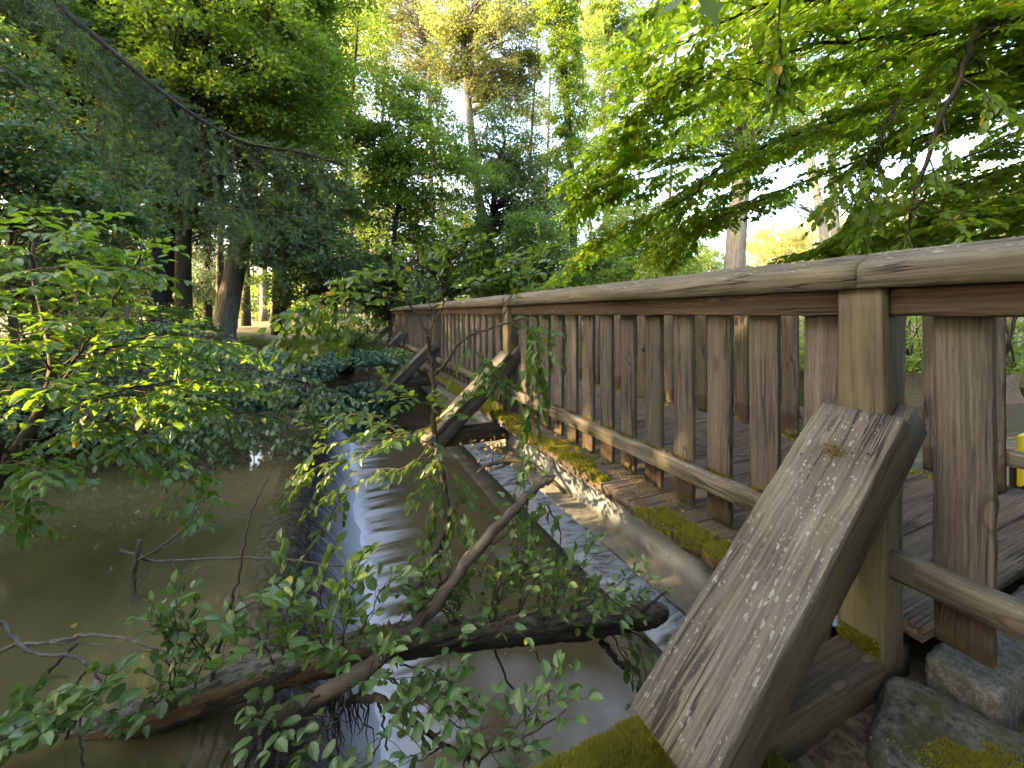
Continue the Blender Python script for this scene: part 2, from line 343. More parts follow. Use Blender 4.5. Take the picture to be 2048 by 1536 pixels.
def water_pool():
    t = NT('still_water'); p = t.n('NewGeometry').outputs['Position']
    n = t.noise(t.mapping(p, (1.6, 1.0, 1)), 1.2, 3, .5, .8)
    f = t.noise(t.mapping(p, (7, 4, 1)), 1.0, 3, .5, .6)
    x = t.n('SeparateXYZ', inp={0: p}).outputs[0]
    near = t.sstep(x, -2.2, -.3)
    col = t.mix(near, (.070,.064,.026,1), (.115,.094,.048,1))
    col = t.mix(t.ramp(n, (.35, 0), (.7, .6)), col, (.048,.046,.018,1))
    h = t.math('ADD', t.math('MULTIPLY', n, .6), t.math('MULTIPLY', f, .25))
    return t.done(t.principled(col, .035, .55, t.bump(h, .035, .03), IOR=1.38))
M_POOL = water_pool()
def water_fall():
    t = NT('falling_water'); g = t.attr('gc').outputs['Vector']       # (0 at the lip .. 1 at the foot, y, 0)
    sp = t.n('SeparateXYZ', inp={0: g}); s, y = sp.outputs[0], sp.outputs[1]
    st = t.noise(t.mapping(g, (1.3, 34, 1)), 1.0, 6, .68); st2 = t.noise(t.mapping(g, (.8, 7, 1)), 1.0, 4, .6)
    foam = t.math('ADD', t.math('MULTIPLY', st, .95), t.math('MULTIPLY', st2, .35))
    foam = t.math('ADD', foam, t.math('MULTIPLY', t.sstep(s, .25, 1.05), .55))
    foam = t.ramp(foam, (.62, 0), (1.02, 1)); foam = t.math('MULTIPLY', foam, t.sstep(s, .22, .48))
    body = t.mix(t.sstep(s, .02, .30), (.085,.070,.033,1), (.014,.014,.012,1))
    col = t.mix(foam, body, t.mix(t.sstep(s, .55, .98), (.24,.27,.34,1), (.46,.50,.58,1)))
    lipn = t.noise(t.mapping(g, (30, 11, 1)), 1.0, 1, .4, .3)
    lip = t.math('SUBTRACT', 1.0, t.sstep(s, .22, .42))
    h = t.math('ADD', t.math('MULTIPLY', t.math('MULTIPLY', lipn, lip), 1.6), t.math('MULTIPLY', st, .5))
    return t.done(t.principled(col, t.math('ADD', .04, t.math('MULTIPLY', foam, .5)), .6, t.bump(h, .8, .03), IOR=1.33))
M_FALL = water_fall()
def water_low():
    t = NT('plunge_water'); p = t.n('NewGeometry').outputs['Position']
    sp = t.n('SeparateXYZ', inp={0: p}); x, y = sp.outputs[0], sp.outputs[1]
    wob = t.noise(t.mapping(p, (2, 3, 1)), 1, 2)
    yy = t.math('ADD', y, t.math('MULTIPLY', t.math('SUBTRACT', x, .2), t.math('SUBTRACT', t.noise(t.mapping(p, (.6, 1, 1)), 1, 2), .45)))
    yv = t.n('CombineXYZ', inp={0: t.math('MULTIPLY', x, .35), 1: t.math('MULTIPLY', yy, 9.0), 2: 0.0}).outputs[0]
    fing = t.noise(yv, 1.0, 2, .45)
    dx = t.math('SUBTRACT', x, .2)
    fall = t.math('SUBTRACT', 1.0, t.sstep(dx, .0, .62))
    foam = t.math('MULTIPLY', t.ramp(t.math('ADD', fing, t.math('MULTIPLY', fall, .16)), (.50, 0), (.70, 1)), t.math('MULTIPLY', fall, .8))
    edge = t.math('SUBTRACT', 1.0, t.sstep(t.math('ADD', dx, t.math('MULTIPLY', t.math('SUBTRACT', fing, .5), .12)), .02, .15)); foam = t.math('MAXIMUM', foam, edge)
    # broad pale patch near the near wall: painted sky reflection, partly foam
    big = t.noise(t.mapping(p, (1.5, 1.1, 1)), 1.0, 3, .5)
    foam = t.math('MAXIMUM', foam, t.math('MULTIPLY', t.ramp(t.math('ADD', big, t.math('MULTIPLY', t.math('MULTIPLY', t.sstep(x, .55, 1.2), t.math('SUBTRACT', 1.0, t.sstep(y, 1.3, 2.6))), .26)), (.56, 0), (.90, 1)), .48))
    fl = t.n('TexVoronoi', inp={'Vector': t.mapping(p, (13, 26, 1)), 'Scale': 1.0})
    fleck = t.math('MULTIPLY', t.ramp(fl.outputs['Distance'], (.05, 1), (.12, 0)), t.ramp(t.noise(p, 2.2, 3), (.50, 0), (.62, 1)))
    foam = t.math('MAXIMUM', foam, t.math('MULTIPLY', fleck, .7))
    col = t.mix(foam, (.070,.062,.032,1), (.46,.49,.55,1))
    h = t.noise(t.mapping(p, (6, 10, 1)), 1.0, 3, .5, 1.0)
    return t.done(t.principled(col, t.math('ADD', .12, t.math('MULTIPLY', foam, .5)), .5, t.bump(h, .16, .02), IOR=1.33))
M_LOW = water_low()
def water_rapid():
    t = NT('rapid_water'); p = t.n('NewGeometry').outputs['Position']
    x = t.n('SeparateXYZ', inp={0: p}).outputs[0]
    n = t.noise(t.mapping(p, (2.2, 5, 1)), 1.0, 5, .6, 2.0)
    near = t.math('SUBTRACT', 1.0, t.sstep(x, 1.9, 4.5))
    foam = t.math('MULTIPLY', t.ramp(n, (.30, 0), (.56, 1)), near)
    col = t.mix(foam, (.050,.050,.030,1), (.55,.59,.66,1))
    h = t.noise(t.mapping(p, (4, 7, 1)), 1.0, 4, .5, 1.5)
    return t.done(t.principled(col, t.math('ADD', .10, t.math('MULTIPLY', foam, .4)), .5, t.bump(h, .35, .03), IOR=1.33))
M_RAP = water_rapid()
EXPO = 4.05
# ------------------------------------------------------------------ timber
def chamfer(w, h, c=.004):
    a, b = w/2, h/2
    return [(-a+c,-b),(a-c,-b),(a,-b+c),(a,b-c),(a-c,b),(-a+c,b),(-a,b-c),(-a,-b+c)]
def timber(name, mat, parent, pieces, jit=.0012):
    """pieces: (start point, x axis, y axis, length, section [(y, z)]); swept with slightly worn edges"""
    VV, LL, CC, GG, EE = [], [], [], [], []; base = 0
    for P0, X, Y, L, sec in pieces:
        X = nrm(np.array(X, float)); Y = np.array(Y, float); Y = nrm(Y - X*np.dot(X, Y)); Z = np.cross(X, Y)
        m = max(2, int(L/.06)+1); xs = np.linspace(0, L, m); k = len(sec)
        sec = np.array(sec, float); cen = sec.mean(0)
        off = np.array([random.uniform(0, 60), random.uniform(-3, 3), random.uniform(-3, 3)])
        J = RNG.normal(0, jit, (m, k, 2)); B = np.cumsum(RNG.normal(0, jit*.25, (m, 1, 2)), 0)
        S = sec[None] + J
        S[0] = cen + (S[0]-cen)*.985; S[-1] = cen + (S[-1]-cen)*.985
        V = np.array(P0, float) + xs[:,None,None]*X + S[:,:,0:1]*Y + S[:,:,1:2]*Z
        VV.append(V.reshape(-1,3)); g = np.concatenate([np.broadcast_to(xs[:,None,None], (m,k,1)), S], -1)
        GG.append((g+off).reshape(-1,3)); EE.append(g.reshape(-1,3))
        i = np.arange(m-1)[:,None]; j = np.arange(k)[None,:]; j2 = (j+1) % k
        LL.append((np.stack([i*k+j, (i+1)*k+j, (i+1)*k+j2, i*k+j2], -1).reshape(-1))[::-1]+base); CC.append(np.full((m-1)*k, 4))
        LL.append(np.arange(k)[::-1]+base); LL.append(np.arange(k)+base+(m-1)*k); CC.append(np.array([k, k])); base += m*k
    me = raw_mesh(name, np.concatenate(VV), np.concatenate(LL), np.concatenate(CC), {'gc': np.concatenate(GG), 'end': np.concatenate(EE)})
    bm = bmesh.new(); bm.from_mesh(me); bmesh.ops.recalc_face_normals(bm, faces=bm.faces); bm.to_mesh(me); bm.free()
    return link(name, me, mat, parent)
UX, UY, UZ = (1,0,0), (0,1,0), (0,0,1)
def blades(name, P, N, length, width, mat, parent, tilt=.6, rnd=None):
    P = np.asarray(P); n = len(P)
    D = nrm(np.asarray(N)+RNG.normal(0, tilt, (n,3)))
    return link(name, leaf_mesh(name, P, D, RNG.normal(0,1,(n,3)), length*(.6+.8*RNG.random(n)), width, T_BLADE, rnd), mat, parent)
def vnoise(P, s, seed=0):
    """cheap smooth noise 0..1 from summed sines"""
    r = np.random.default_rng(seed); v = 0
    for k in range(6):
        w = r.normal(0, 1, P.shape[-1])*s*(1+.35*k); v = v + np.sin(P@w + r.random()*6.28)/(1+.3*k)
    return .5+v/6.0

# ------------------------------------------------------------------ the bridge
bridge = empty('footbridge', (2.4, .6, DECK), 'weathered grey timber footbridge with mossy deck edge crossing the stream', 'footbridge')
POSTS = [-2.2, .70, 3.55, 6.64, 9.85, 12.9]
XC = 2.40
def mx(x, side): return x if side > 0 else 2*XC-x
# handrail section (y across, z up): a gabled cap that sheds the rain
HR = [(-.08,-.032),(.08,-.032),(.08,.030),(.073,.040),(.008,.080),(-.008,.080),(-.073,.040),(-.08,.030)]
for side in (1, -1):
    xc = mx(1.56, side)
    for y0, y1 in zip(POSTS[:-1], POSTS[1:]):
        y0a, y1a = (y0-.6 if y0 < 0 else y0), (13.3 if y1 > 12 else y1)
        timber('handrail', M_WOOD_TOP, bridge, [((xc, y0a+.002, .112), UY, (-1,0,0), y1a-y0a-.004, HR)])
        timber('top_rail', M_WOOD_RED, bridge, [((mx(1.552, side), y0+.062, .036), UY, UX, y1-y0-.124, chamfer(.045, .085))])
        timber('bottom_rail', M_WOOD_TOP, bridge, [((mx(1.552, side), y0+.062, -.758), UY, UX, y1-y0-.124, chamfer(.045, .082, .002))])
    for y in POSTS:
        timber('post', M_WOOD_POST, bridge, [((xc, y, -1.20), UZ, UX, 1.278, chamfer(.12, .12, .006))])
nb = 0
BAL = []
for y0, y1 in zip(POSTS[:-1], POSTS[1:]):
    n = 12 if y0 > 0 else 13
    st = (y1-y0)/(n+.75) if y0 > 0 else .2025
    if y0 > 0: ys = [y0+.158+.2035*i*( (y1-y0)/2.85) for i in range(13) if y0+.158+.2035*i*((y1-y0)/2.85) < y1-.12]
    else: ys = [.503-.188*i for i in range(6)]
    for y in ys: BAL.append(y)
for side in (1, -1):
    for y in BAL:
        if side < 0: y = y+.06
        if side > 0 and y > 12.4: continue
        if y > 9.9 and side < 0: continue
        zl = random.uniform(-.004, .004)
        timber('baluster', M_WOOD_BAL, bridge, [((mx(1.590, side), y+random.uniform(-.004, .004), -.930+zl), (random.gauss(0,.002), random.gauss(0,.003), 1), UY, .98, chamfer(.115, .028, .003))]); nb += 1
# deck planks, each grooved across its top
def grooved(w, h):
    pts_ = [(-w/2, -h/2), (w/2, -h/2)]; n = 9; top = h/2
    xs = np.linspace(w/2, -w/2, n*4+1)
    for i, x in enumerate(xs):
        pts_.append((x, top-(.0045 if (i % 4) in (2,) else 0)))
    return pts_
pl = []
y = .60
while y < 13.3:
    x0 = 1.64 if y < .75 else 1.37+random.uniform(-.006,.006)
    pl.append(((x0, y+.07, DECK-.025+random.uniform(-.002,.002)), UX, UY, 3.43-x0, grooved(.133, .05))); y += .146
timber('deck', M_WOOD_DECK, bridge, pl, .0008)
# steel girders
def girder(x):
    h = [(-.145,-.293),(.145,-.293),(.145,-.273),(.008,-.273),(.008,-.015),(.145,-.015),(.145,-.001),(-.145,-.001),(-.145,-.015),(-.008,-.015),(-.008,-.273),(-.145,-.273)]
    V = []; n = len(h); L = 60; ys = np.linspace(.79, 7.75, L)
    for yy in ys:
        for a, b in h: V.append((x+a, yy, DECK-.053+b))
    lo, cn = [], []
    for i in range(L-1):
        for j in range(n):
            k = (j+1) % n; lo += [i*n+j, i*n+k, (i+1)*n+k, (i+1)*n+j]; cn.append(4)
    lo += list(range(n)); cn.append(n); lo += list(range((L-1)*n, L*n))[::-1]; cn.append(n)
    me = raw_mesh('girder', V, lo, cn)
    bm = bmesh.new(); bm.from_mesh(me); bmesh.ops.recalc_face_normals(bm, faces=bm.faces); bm.to_mesh(me); bm.free()
    link('girder', me, M_STEEL, bridge)
girder(1.525); girder(3.275)
# outriggers and raking struts
STR = {.70: ((1.50,-.300),(.690,-1.000)), 3.55: ((1.50,-.365),(.69,-1.135)), 6.64: ((1.42,-.50),(.69,-1.20)), 9.85: ((1.45,-.42),(.69,-1.20)), 12.9: ((1.47,-.36),(.72,-1.10))}
for side in (1, -1):
    for y, (u, l) in STR.items():
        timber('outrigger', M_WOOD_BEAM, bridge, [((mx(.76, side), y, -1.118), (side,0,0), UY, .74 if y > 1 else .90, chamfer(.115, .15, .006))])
        A, B = np.array([mx(u[0], side), y, u[1]]), np.array([mx(l[0], side), y, l[1]])
        d = A-B; L = np.linalg.norm(d); d = d/L; up = np.cross(d, (0,1,0)); up = up if up[2] > 0 else -up
        # side boards flank the post; cut plumb at the bottom
        def board(yc, ext):
            S0 = B - up*.025; S1 = A - up*.025 + d*ext
            w = .125
            return S0, S1, w, yc
        VV = []; st = empty('strut', tuple((A+B)/2), parent=bridge); st.location = Vector((A+B)/2)-bridge.location
        pcs = []
        for yc, ext in ((y-.081, .075 if y < 1 else .12), (y+.081, .075 if y < 1 else .12)):
            C0 = B - up*(.030+.0625) + d*.05; pcs.append(((C0[0], yc, C0[2]), d, UY, L+ext-.05, chamfer(.040, .125, .004)))
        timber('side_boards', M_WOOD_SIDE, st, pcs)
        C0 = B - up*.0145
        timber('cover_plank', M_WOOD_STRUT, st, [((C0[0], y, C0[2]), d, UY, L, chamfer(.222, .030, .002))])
        if side > 0 and y < 4:
            # screw heads along both edges
            VV, LO, CN = [], [], []
            for t_, s_ in ((.10,-.075),(.13,.08),(.33,-.078),(.36,.075),(.55,.078),(.62,-.07),(.80,.075),(.86,-.075),(.955,.07),(.96,-.06)):
                c = B + d*L*t_ + np.array([0, s_, 0]) + up*.0002
                b0 = len(VV)
                for r_, h_ in ((.0042, 0), (.0042, .0012), (.0022, .0012), (.0018, .0002)):
                    for q in range(10):
                        a = q*.6283; VV.append(c + d*r_*math.cos(a) + np.array([0, r_*math.sin(a), 0]) + up*h_)
                for r_ in range(3):
                    for q in range(10): LO += [b0+r_*10+q, b0+r_*10+(q+1) % 10, b0+r_*10+10+(q+1) % 10, b0+r_*10+10+q]; CN.append(4)
                LO += [b0+30+q for q in range(10)]; CN.append(10)
            link('screws', raw_mesh('screws', VV, LO, CN), M_SCREW, st)
        if side > 0 and y > 1:
            # moss cushion on the low end of the plank
            n = 5000 if y < 7 else 2500
            tlen = {3.55: .22, 6.64: .62, 9.85: .25, 12.9: .2}[y]
            q = RNG.random((n,2)); s_ = q[:,0]**1.3*tlen*L; w_ = (q[:,1]-.5)*.2
            keep = vnoise(np.stack([s_*9, w_*16], 1), 1.2, int(y*7)) > .42
            if y == 3.55: keep &= (w_ > -.02)
            P = B + d*s_[:,None] + np.stack([0*w_, w_, 0*w_], 1) + up*.002
            blades('moss', P[keep], np.tile(up, (keep.sum(),1)), .022, .006, M_MOSS, st)
# angle brackets at the near post
bx = []
for zz in (-.80,):
    V = [(1.50,.628,-.83),(1.575,.628,-.83),(1.575,.628,-.73),(1.50,.628,-.73),(1.50,.570,-.83),(1.575,.570,-.83)]
def plate(c, sx, sy, sz):
    bm = bmesh.new(); bmesh.ops.create_cube(bm, size=1)
    for v in bm.verts: v.co = Vector((c[0]+v.co.x*sx, c[1]+v.co.y*sy, c[2]+v.co.z*sz))
    bmesh.ops.bevel(bm, geom=bm.edges[:], offset=min(sx,sy,sz)*.25, segments=1, affect='EDGES')
    me = bpy.data.meshes.new('p'); bm.to_mesh(me); bm.free(); return me
def join_meshes(name, mes, mat, parent):
    bm = bmesh.new()
    for m in mes: bm.from_mesh(m)
    me = bpy.data.meshes.new(name); bm.to_mesh(me); bm.free()
    return link(name, me, mat, parent)
for y in POSTS[1:4]:
    for s_ in (-1, 1):
        join_meshes('rail_bracket', [plate((1.5275, y+s_*.090, -.757), .003, .058, .066), plate((1.552, y+s_*.0615, -.803), .05, .003, .02)], M_ZINC, bridge)
# moss on the deck edge, on the ledge of the bottom rail, round the post feet
def moss_deck():
    n = 150000
    y_ = .85+RNG.random(n)*6.2; x_ = 1.368+RNG.random(n)**1.4*.22
    Q = np.stack([x_*6, y_*2.6], 1)
    m = vnoise(Q, 1.0, 3)*.55+vnoise(Q*4, 1.0, 5)*.45 - (x_-1.37)*1.7
    bald = (y_ > 1.56) & (y_ < 1.86) ; m[bald] -= .28
    m[(y_ > 1.0) & (y_ < 1.5)] += .08
    m[(y_ > 1.88) & (y_ < 4.2)] += .13; m[(y_ > 1.86) & (y_ < 3.3) & (x_ < 1.44)] += .08; m[x_ > 1.50] -= .06
    keep = (m > .36) & (RNG.random(n) < np.clip((y_.max()+1-y_)/5, .35, 1))
    keep &= ((y_-.603) % .146) < .130
    x_, y_ = x_[keep], y_[keep]
    P = np.stack([x_, y_, np.full(len(x_), DECK+.001)], 1)
    h = np.clip((m[keep]-.36)*.16, .004, .024)
    rn = np.clip(vnoise(P[:,:2]*9, 1.2, 8)*.8+.2*RNG.random(len(P)), 0, 1)
    # cushion: blades start at varying height inside the mound
    P[:,2] += RNG.random(len(P))*h*.8
    blades('moss', P, np.tile([-.25,0,1.], (len(P),1)), .013, .0036, M_MOSS, bridge, .7, rn)
    # hanging lip over the outer face
    n = 26000; y_ = .9+RNG.random(n)*5.5; z_ = RNG.random(n)**1.6*.045
    k = (vnoise(np.stack([y_*5, z_*20], 1), 1.1, 4) - z_*5 > .40) & ~((y_ > 1.57) & (y_ < 1.86)) & (((y_-.603) % .146) < .130); y_, z_ = y_[k], z_[k]
    P = np.stack([np.full(len(y_), 1.368), y_, DECK-z_], 1)
    blades('moss', P, np.tile([-1,0,.2], (len(P),1)), .012, .004, M_MOSS, bridge, .7)
    # dry brown litter and old moss inboard
    n = 30000; y_ = .9+RNG.random(n)*6; x_ = 1.37+RNG.random(n)*.30
    k = (vnoise(np.stack([x_*9, y_*4], 1), 1.1, 14) > .50) & (((y_-.603) % .146) < .130)
    P = np.stack([x_, y_, np.full(n, DECK+.002)], 1)[k]
    blades('dry_moss', P, np.tile([0,0,1.], (len(P),1)), .008, .004, M_MOSS_OLD, bridge, 1.2)
    # tufts behind each slat on the bottom rail
    PP = []
    for y in BAL:
        if y < .75 or y > 6.5: continue
        m_ = 260
        q = RNG.normal(0, 1, (m_,2)); PP.append(np.stack([1.566+.006*q[:,0], y+.035*q[:,1]-.01, np.full(m_, -.7165)], 1))
    P = np.concatenate(PP); P[:,0] = np.clip(P[:,0], 1.535, 1.575)
    blades('moss_tufts', P, np.tile([-.2,0,1.], (len(P),1)), .014, .004, M_MOSS_OLD, bridge, .6)
    # far kerb of the deck
    n = 16000; y_ = .9+RNG.random(n)*6; x_ = 3.15+RNG.random(n)*.28
    k = vnoise(np.stack([x_*5, y_*3], 1), 1, 19) > .5
    P = np.stack([x_, y_, np.full(n, DECK+.001)], 1)[k]
    blades('moss', P, np.tile([0,0,1.], (len(P),1)), .022, .007, M_MOSS, bridge, .7)
    n = 2500; a = RNG.random((n,2))
    P = np.stack([1.498-.004*a[:,1], .645+.11*a[:,0], -1.04+.05*a[:,1]**2], 1)
    blades('moss', P, np.tile([-1,0,.5], (n,1)), .010, .004, M_MOSS, bridge, .6)
    q = RNG.normal(0,1,(160,2)); B_, A_ = np.array([.69,.70,-1.0]), np.array([1.5,.70,-.3])
    P = A_ + (B_-A_)*(.16+.012*q[:,0:1]) + np.array([[0,.016,0]])*q[:,1:2]
    blades('moss', P, np.tile([-.6,0,.8], (160,1)), .014, .003, M_MOSS_OLD, bridge, .7)
moss_deck()
for o in bridge.children:
    if 'moss' in o.name: o['kind'] = 'stuff'

# ------------------------------------------------------------------ ground, banks and water
def yfar(x):
    return np.where(x < -.2, 7.35-.055*(np.minimum(x, 0)+.2)**2, 7.35-.30*np.clip(x-3.8, 0, 14))
def ynear(x):
    return np.where(x < -1.5, .88-.12*np.minimum(-(x+1.5), 8), np.where(x > 3.6, .88-.25*np.maximum(x-3.6, 0), .88))
def terrain():
    def axis(lo, hi, fine_lo, fine_hi, step):
        a = np.arange(fine_lo, fine_hi, step); n = 26
        l = fine_lo-np.geomspace(step, fine_lo-lo, n)[::-1]; r = fine_hi+np.geomspace(step, hi-fine_hi, n)
        return np.concatenate([l, a, r])
    xs, ys = axis(-110, 130, -12, 12, .16), axis(-60, 150, -3, 17, .16)
    X, Y = np.meshgrid(xs, ys)
    d1 = Y-yfar(X); d2 = ynear(X)-Y
    d = np.maximum(np.maximum(d1, d2), -(X+5.2+.4*np.sin(Y*.8)))      # >0 on land
    bank = np.where(d1 > d2, BANK, -1.20)
    P = np.stack([X, Y], -1)
    bank = bank + .10*(vnoise(P, .5, 1)-.5)*np.clip(d, 0, 1) + .05*(vnoise(P, 2.2, 2)-.5)
    bank = bank + np.clip((np.hypot(X, Y)-22)*.012, 0, 1.0)*(d1 > d2) + .02*np.clip(Y-16, 0, 60)*0
    bank = bank + np.where((d1 > d2) & (X < -2.5), .12, 0)
    t = np.clip((d+.05)/.55, 0, 1); t = t*t*(3-2*t)
    near_wall = (d2 > d1) & (d2 > -.5) & (X > -2) & (X < 4.2)
    t = np.where(near_wall, np.clip((d-.10)/.03, 0, 1), t)
    t = np.where((d1 > d2) & (X > .2) & (X < 4.4), np.clip((d-.02)/.05, 0, 1), t)
    Z = -2.75*(1-t)+bank*t
    n, m = X.shape
    i = np.arange(n-1)[:,None]*m+np.arange(m-1)[None,:]
    Q = np.stack([i, i+1, i+m+1, i+m], -1).reshape(-1)
    me = raw_mesh('ground', np.stack([X,Y,Z], -1).reshape(-1,3), Q, np.full((n-1)*(m-1), 4), smooth=True)
    props(link('ground', me, M_GROUND), kind='structure')
terrain()
def sheet(name, x0, x1, y0, y1, z, mat, nx=2, ny=2):
    xs, ys = np.linspace(x0, x1, nx), np.linspace(y0, y1, ny); X, Y = np.meshgrid(xs, ys)
    i = np.arange(ny-1)[:,None]*nx+np.arange(nx-1)[None,:]
    Q = np.stack([i, i+1, i+nx+1, i+nx], -1).reshape(-1)
    o = link(name, raw_mesh(name, np.stack([X,Y,0*X+z], -1).reshape(-1,3), Q, np.full((nx-1)*(ny-1), 4)), mat)
    return props(o, kind='structure')
sheet('pool_water', -60, -.46, -9, 9, Z_UP, M_POOL)
# the fall: from the lip down the sloping face of the weir
prof = smooth_line(np.array([[-.46,0,-1.45],[-.34,0,-1.452],[-.22,0,-1.475],[-.10,0,-1.555],[.0,0,-1.69],[.10,0,-1.855],[.19,0,-2.03],[.21,0,-2.08]]), 6)
ss = np.concatenate([[0], np.cumsum(np.linalg.norm(np.diff(prof, axis=0), axis=1))]); ss /= ss[-1]
ys = np.linspace(.80, 7.45, 420)
V = np.zeros((len(ys), len(prof), 3)); V[:,:,0] = prof[None,:,0]; V[:,:,2] = prof[None,:,2]; V[:,:,1] = ys[:,None]
bumpn = (vnoise(np.stack([ys, ys*0], 1), 7.0, 4)-.5)*.05+(vnoise(np.stack([ys, ys*0], 1), 22.0, 9)-.5)*.025
V[:,:,0] += bumpn[:,None]*np.clip((ss[None,:]-.2)*1.4, 0, 1)
G = np.stack([np.broadcast_to(ss[None,:], V.shape[:2]), V[:,:,1], 0*V[:,:,0]], -1)
m = len(prof); i = np.arange(len(ys)-1)[:,None]*m+np.arange(m-1)[None,:]
Q = np.stack([i, i+1, i+m+1, i+m], -1).reshape(-1)
props(link('waterfall', raw_mesh('waterfall', V.reshape(-1,3), Q, np.full((len(ys)-1)*(m-1), 4), {'gc': G.reshape(-1,3)}, smooth=True), M_FALL), kind='structure')
sheet('plunge_pool_water', .16, 1.80, .7, 7.6, Z_LOW, M_LOW)
sheet('stream_water', 1.55, 60, -14, 16, Z_RAP, M_RAP)
def block_mesh(c, s, seg=.12, jit=.008, bev=.02):
    """a box gridded evenly, corners rounded, faces worn by noise"""
    n = [max(2, int(x/seg)) for x in s]; V, Q = [], []
    s = np.array(s, float)
    for ax in range(3):
        u, v = [i for i in range(3) if i != ax]
        for sg in (-1, 1):
            gu, gv = np.meshgrid(np.linspace(-1, 1, n[u]+1), np.linspace(-1, 1, n[v]+1))
            P = np.zeros(gu.shape+(3,)); P[...,u] = gu*s[u]/2; P[...,v] = gv*s[v]/2; P[...,ax] = sg*s[ax]/2
            b = sum(len(x) for x in V); a = n[u]+1
            i = np.arange(n[v])[:,None]*a+np.arange(n[u])[None,:]+b
            V.append(P.reshape(-1,3)); Q.append(np.stack([i, i+1, i+a+1, i+a], -1).reshape(-1))
    V = np.concatenate(V); Q = np.concatenate(Q)
    inner = np.clip(V, -(s/2-bev), s/2-bev); d = V-inner; L = np.linalg.norm(d, axis=1, keepdims=True)
    V = np.where(L > 1e-9, inner+d/np.maximum(L, 1e-9)*np.minimum(L, bev), V)
    N = nrm(V/s)
    W = V+np.array(c); V = W+N*((vnoise(W, 3/seg*.25, 5)-.5)*jit*1.6+(vnoise(W, 1.4/seg, 6)-.5)*jit*1.2)[:,None]
    me = raw_mesh('b', V, Q, np.full(len(Q)//4, 4), smooth=True)
    bm = bmesh.new(); bm.from_mesh(me); bmesh.ops.remove_doubles(bm, verts=bm.verts, dist=1e-5); bmesh.ops.recalc_face_normals(bm, faces=bm.faces); bm.to_mesh(me); bm.free()
    return me
def block(name, c, s, mat, label, cat, **k):
    me = block_mesh(c, s, **k); me.name = name
    return props(link(name, me, mat), label, cat)
# concrete sill below the plunge pool, weir body, abutments
block('concrete_sill', (1.66, 4.05, -2.36), (.24, 6.9, .68), M_CONC, 'low brown concrete sill with stream water running over it under the bridge', 'sill', jit=.006)
block('weir', (-.09, 4.05, -2.20), (.12, 6.9, 1.1), M_CONC, 'concrete weir wall hidden behind the falling water', 'weir', jit=.004)
block('far_abutment', (2.3, 7.72, -1.98), (4.2, .62, 1.34), M_CONC, 'dark mossy concrete abutment carrying the far end of the footbridge', 'abutment', jit=.006)
nw = block('wing_wall', (.95, .46, -1.95), (5.2, .80, 1.60), M_CONC, 'moss covered stone wing wall beside the near strut', 'retaining wall', jit=.006, bev=.04)
n = 110000
x_ = .15+RNG.random(n)*.85; y_ = .36+RNG.random(n)*.53
P2 = np.stack([x_, y_], 1)
hh = .045*vnoise(P2, 9, 31)+.03*vnoise(P2, 24, 32); edge = np.clip((.885-y_)/.06, 0, 1)
P = np.stack([x_, y_+.012*(vnoise(P2, 14, 3)-.5), -1.150+hh*edge**.5], 1)
# base mound below the blades
gx, gy = np.meshgrid(np.linspace(.1, 1.0, 110), np.linspace(.34, .89, 50))
P3 = np.stack([gx.ravel(), gy.ravel()], 1)
hz = (.045*vnoise(P3, 9, 31)+.03*vnoise(P3, 24, 32))*np.clip((.885-P3[:,1])/.06, 0, 1)**.5
i = np.arange(49)[:,None]*110+np.arange(109)[None,:]
mm = raw_mesh('moss_cushion', np.stack([P3[:,0], P3[:,1], -1.153+hz], 1), np.stack([i, i+1, i+111, i+110], -1).reshape(-1), np.full(49*109, 4), {'rnd': vnoise(P3, 20, 3)}, smooth=True)
link('moss_cushion', mm, M_MOSS, nw)
rn = np.clip((vnoise(P2, 16, 6)-.5)*1.3+(vnoise(P2, 60, 7)-.5)*.6+.45+.35*(RNG.random(n)-.5), 0, 1)
o = blades('moss', P, np.tile([0,.1,1.], (n,1)), .017, .0030, M_MOSS, nw, .55, rn); o['kind'] = 'stuff'
block('granite_block', (2.35, .515, -1.12), (1.5, .15, .22), M_GRANITE, 'grey granite kerb block at the near end of the deck', 'granite block', jit=.005, bev=.014, seg=.015)
block('granite_block', (1.90, .30, -1.19), (.36, .22, .16), M_GRANITE, 'rough granite paving stone beside the bottom right corner', 'granite block', jit=.006, bev=.02, seg=.015)
def boulder(c, s, mat, label, rot=0, tilt=0):
    bm = bmesh.new(); bmesh.ops.create_cube(bm, size=2)
    bmesh.ops.subdivide_edges(bm, edges=bm.edges[:], cuts=11, use_grid_fill=True)
    R = Matrix.Rotation(rot, 4, 'Z') @ Matrix.Rotation(tilt, 4, 'Y')
    for v in bm.verts:
        p = np.array(v.co); q = np.sign(p)*np.abs(p)**1.0; l = np.linalg.norm(p, ord=6); p = p/l
        p = p*(1+.16*(vnoise(p[None], 1.6, 77)[0]-.5)+.05*(vnoise(p[None], 7, 78)[0]-.5))
        v.co = R @ Vector(p*np.array(s)) + Vector(c)
    bmesh.ops.recalc_face_normals(bm, faces=bm.faces)
    for f in bm.faces: f.smooth = True
    me = bpy.data.meshes.new('boulder'); bm.to_mesh(me); bm.free()
    return props(link('boulder', me, mat), label, 'boulder')
bo = boulder((1.42, .44, -1.20), (.19, .18, .12), M_BOULDER, 'rounded mossy boulder wedged beside the near post foot', .25, -.15)
n = 9000; q = RNG.normal(0,1,(n,2)); P = np.stack([1.38+.06*q[:,0], .40+.045*q[:,1], np.full(n, -1.068)], 1)
k = vnoise(P[:,:2]*14, 1.2, 5) > .42
o = blades('moss', P[k], np.tile([0,0,1.], (k.sum(),1)), .009, .0028, M_MOSS, bo, .7); o['kind'] = 'stuff'
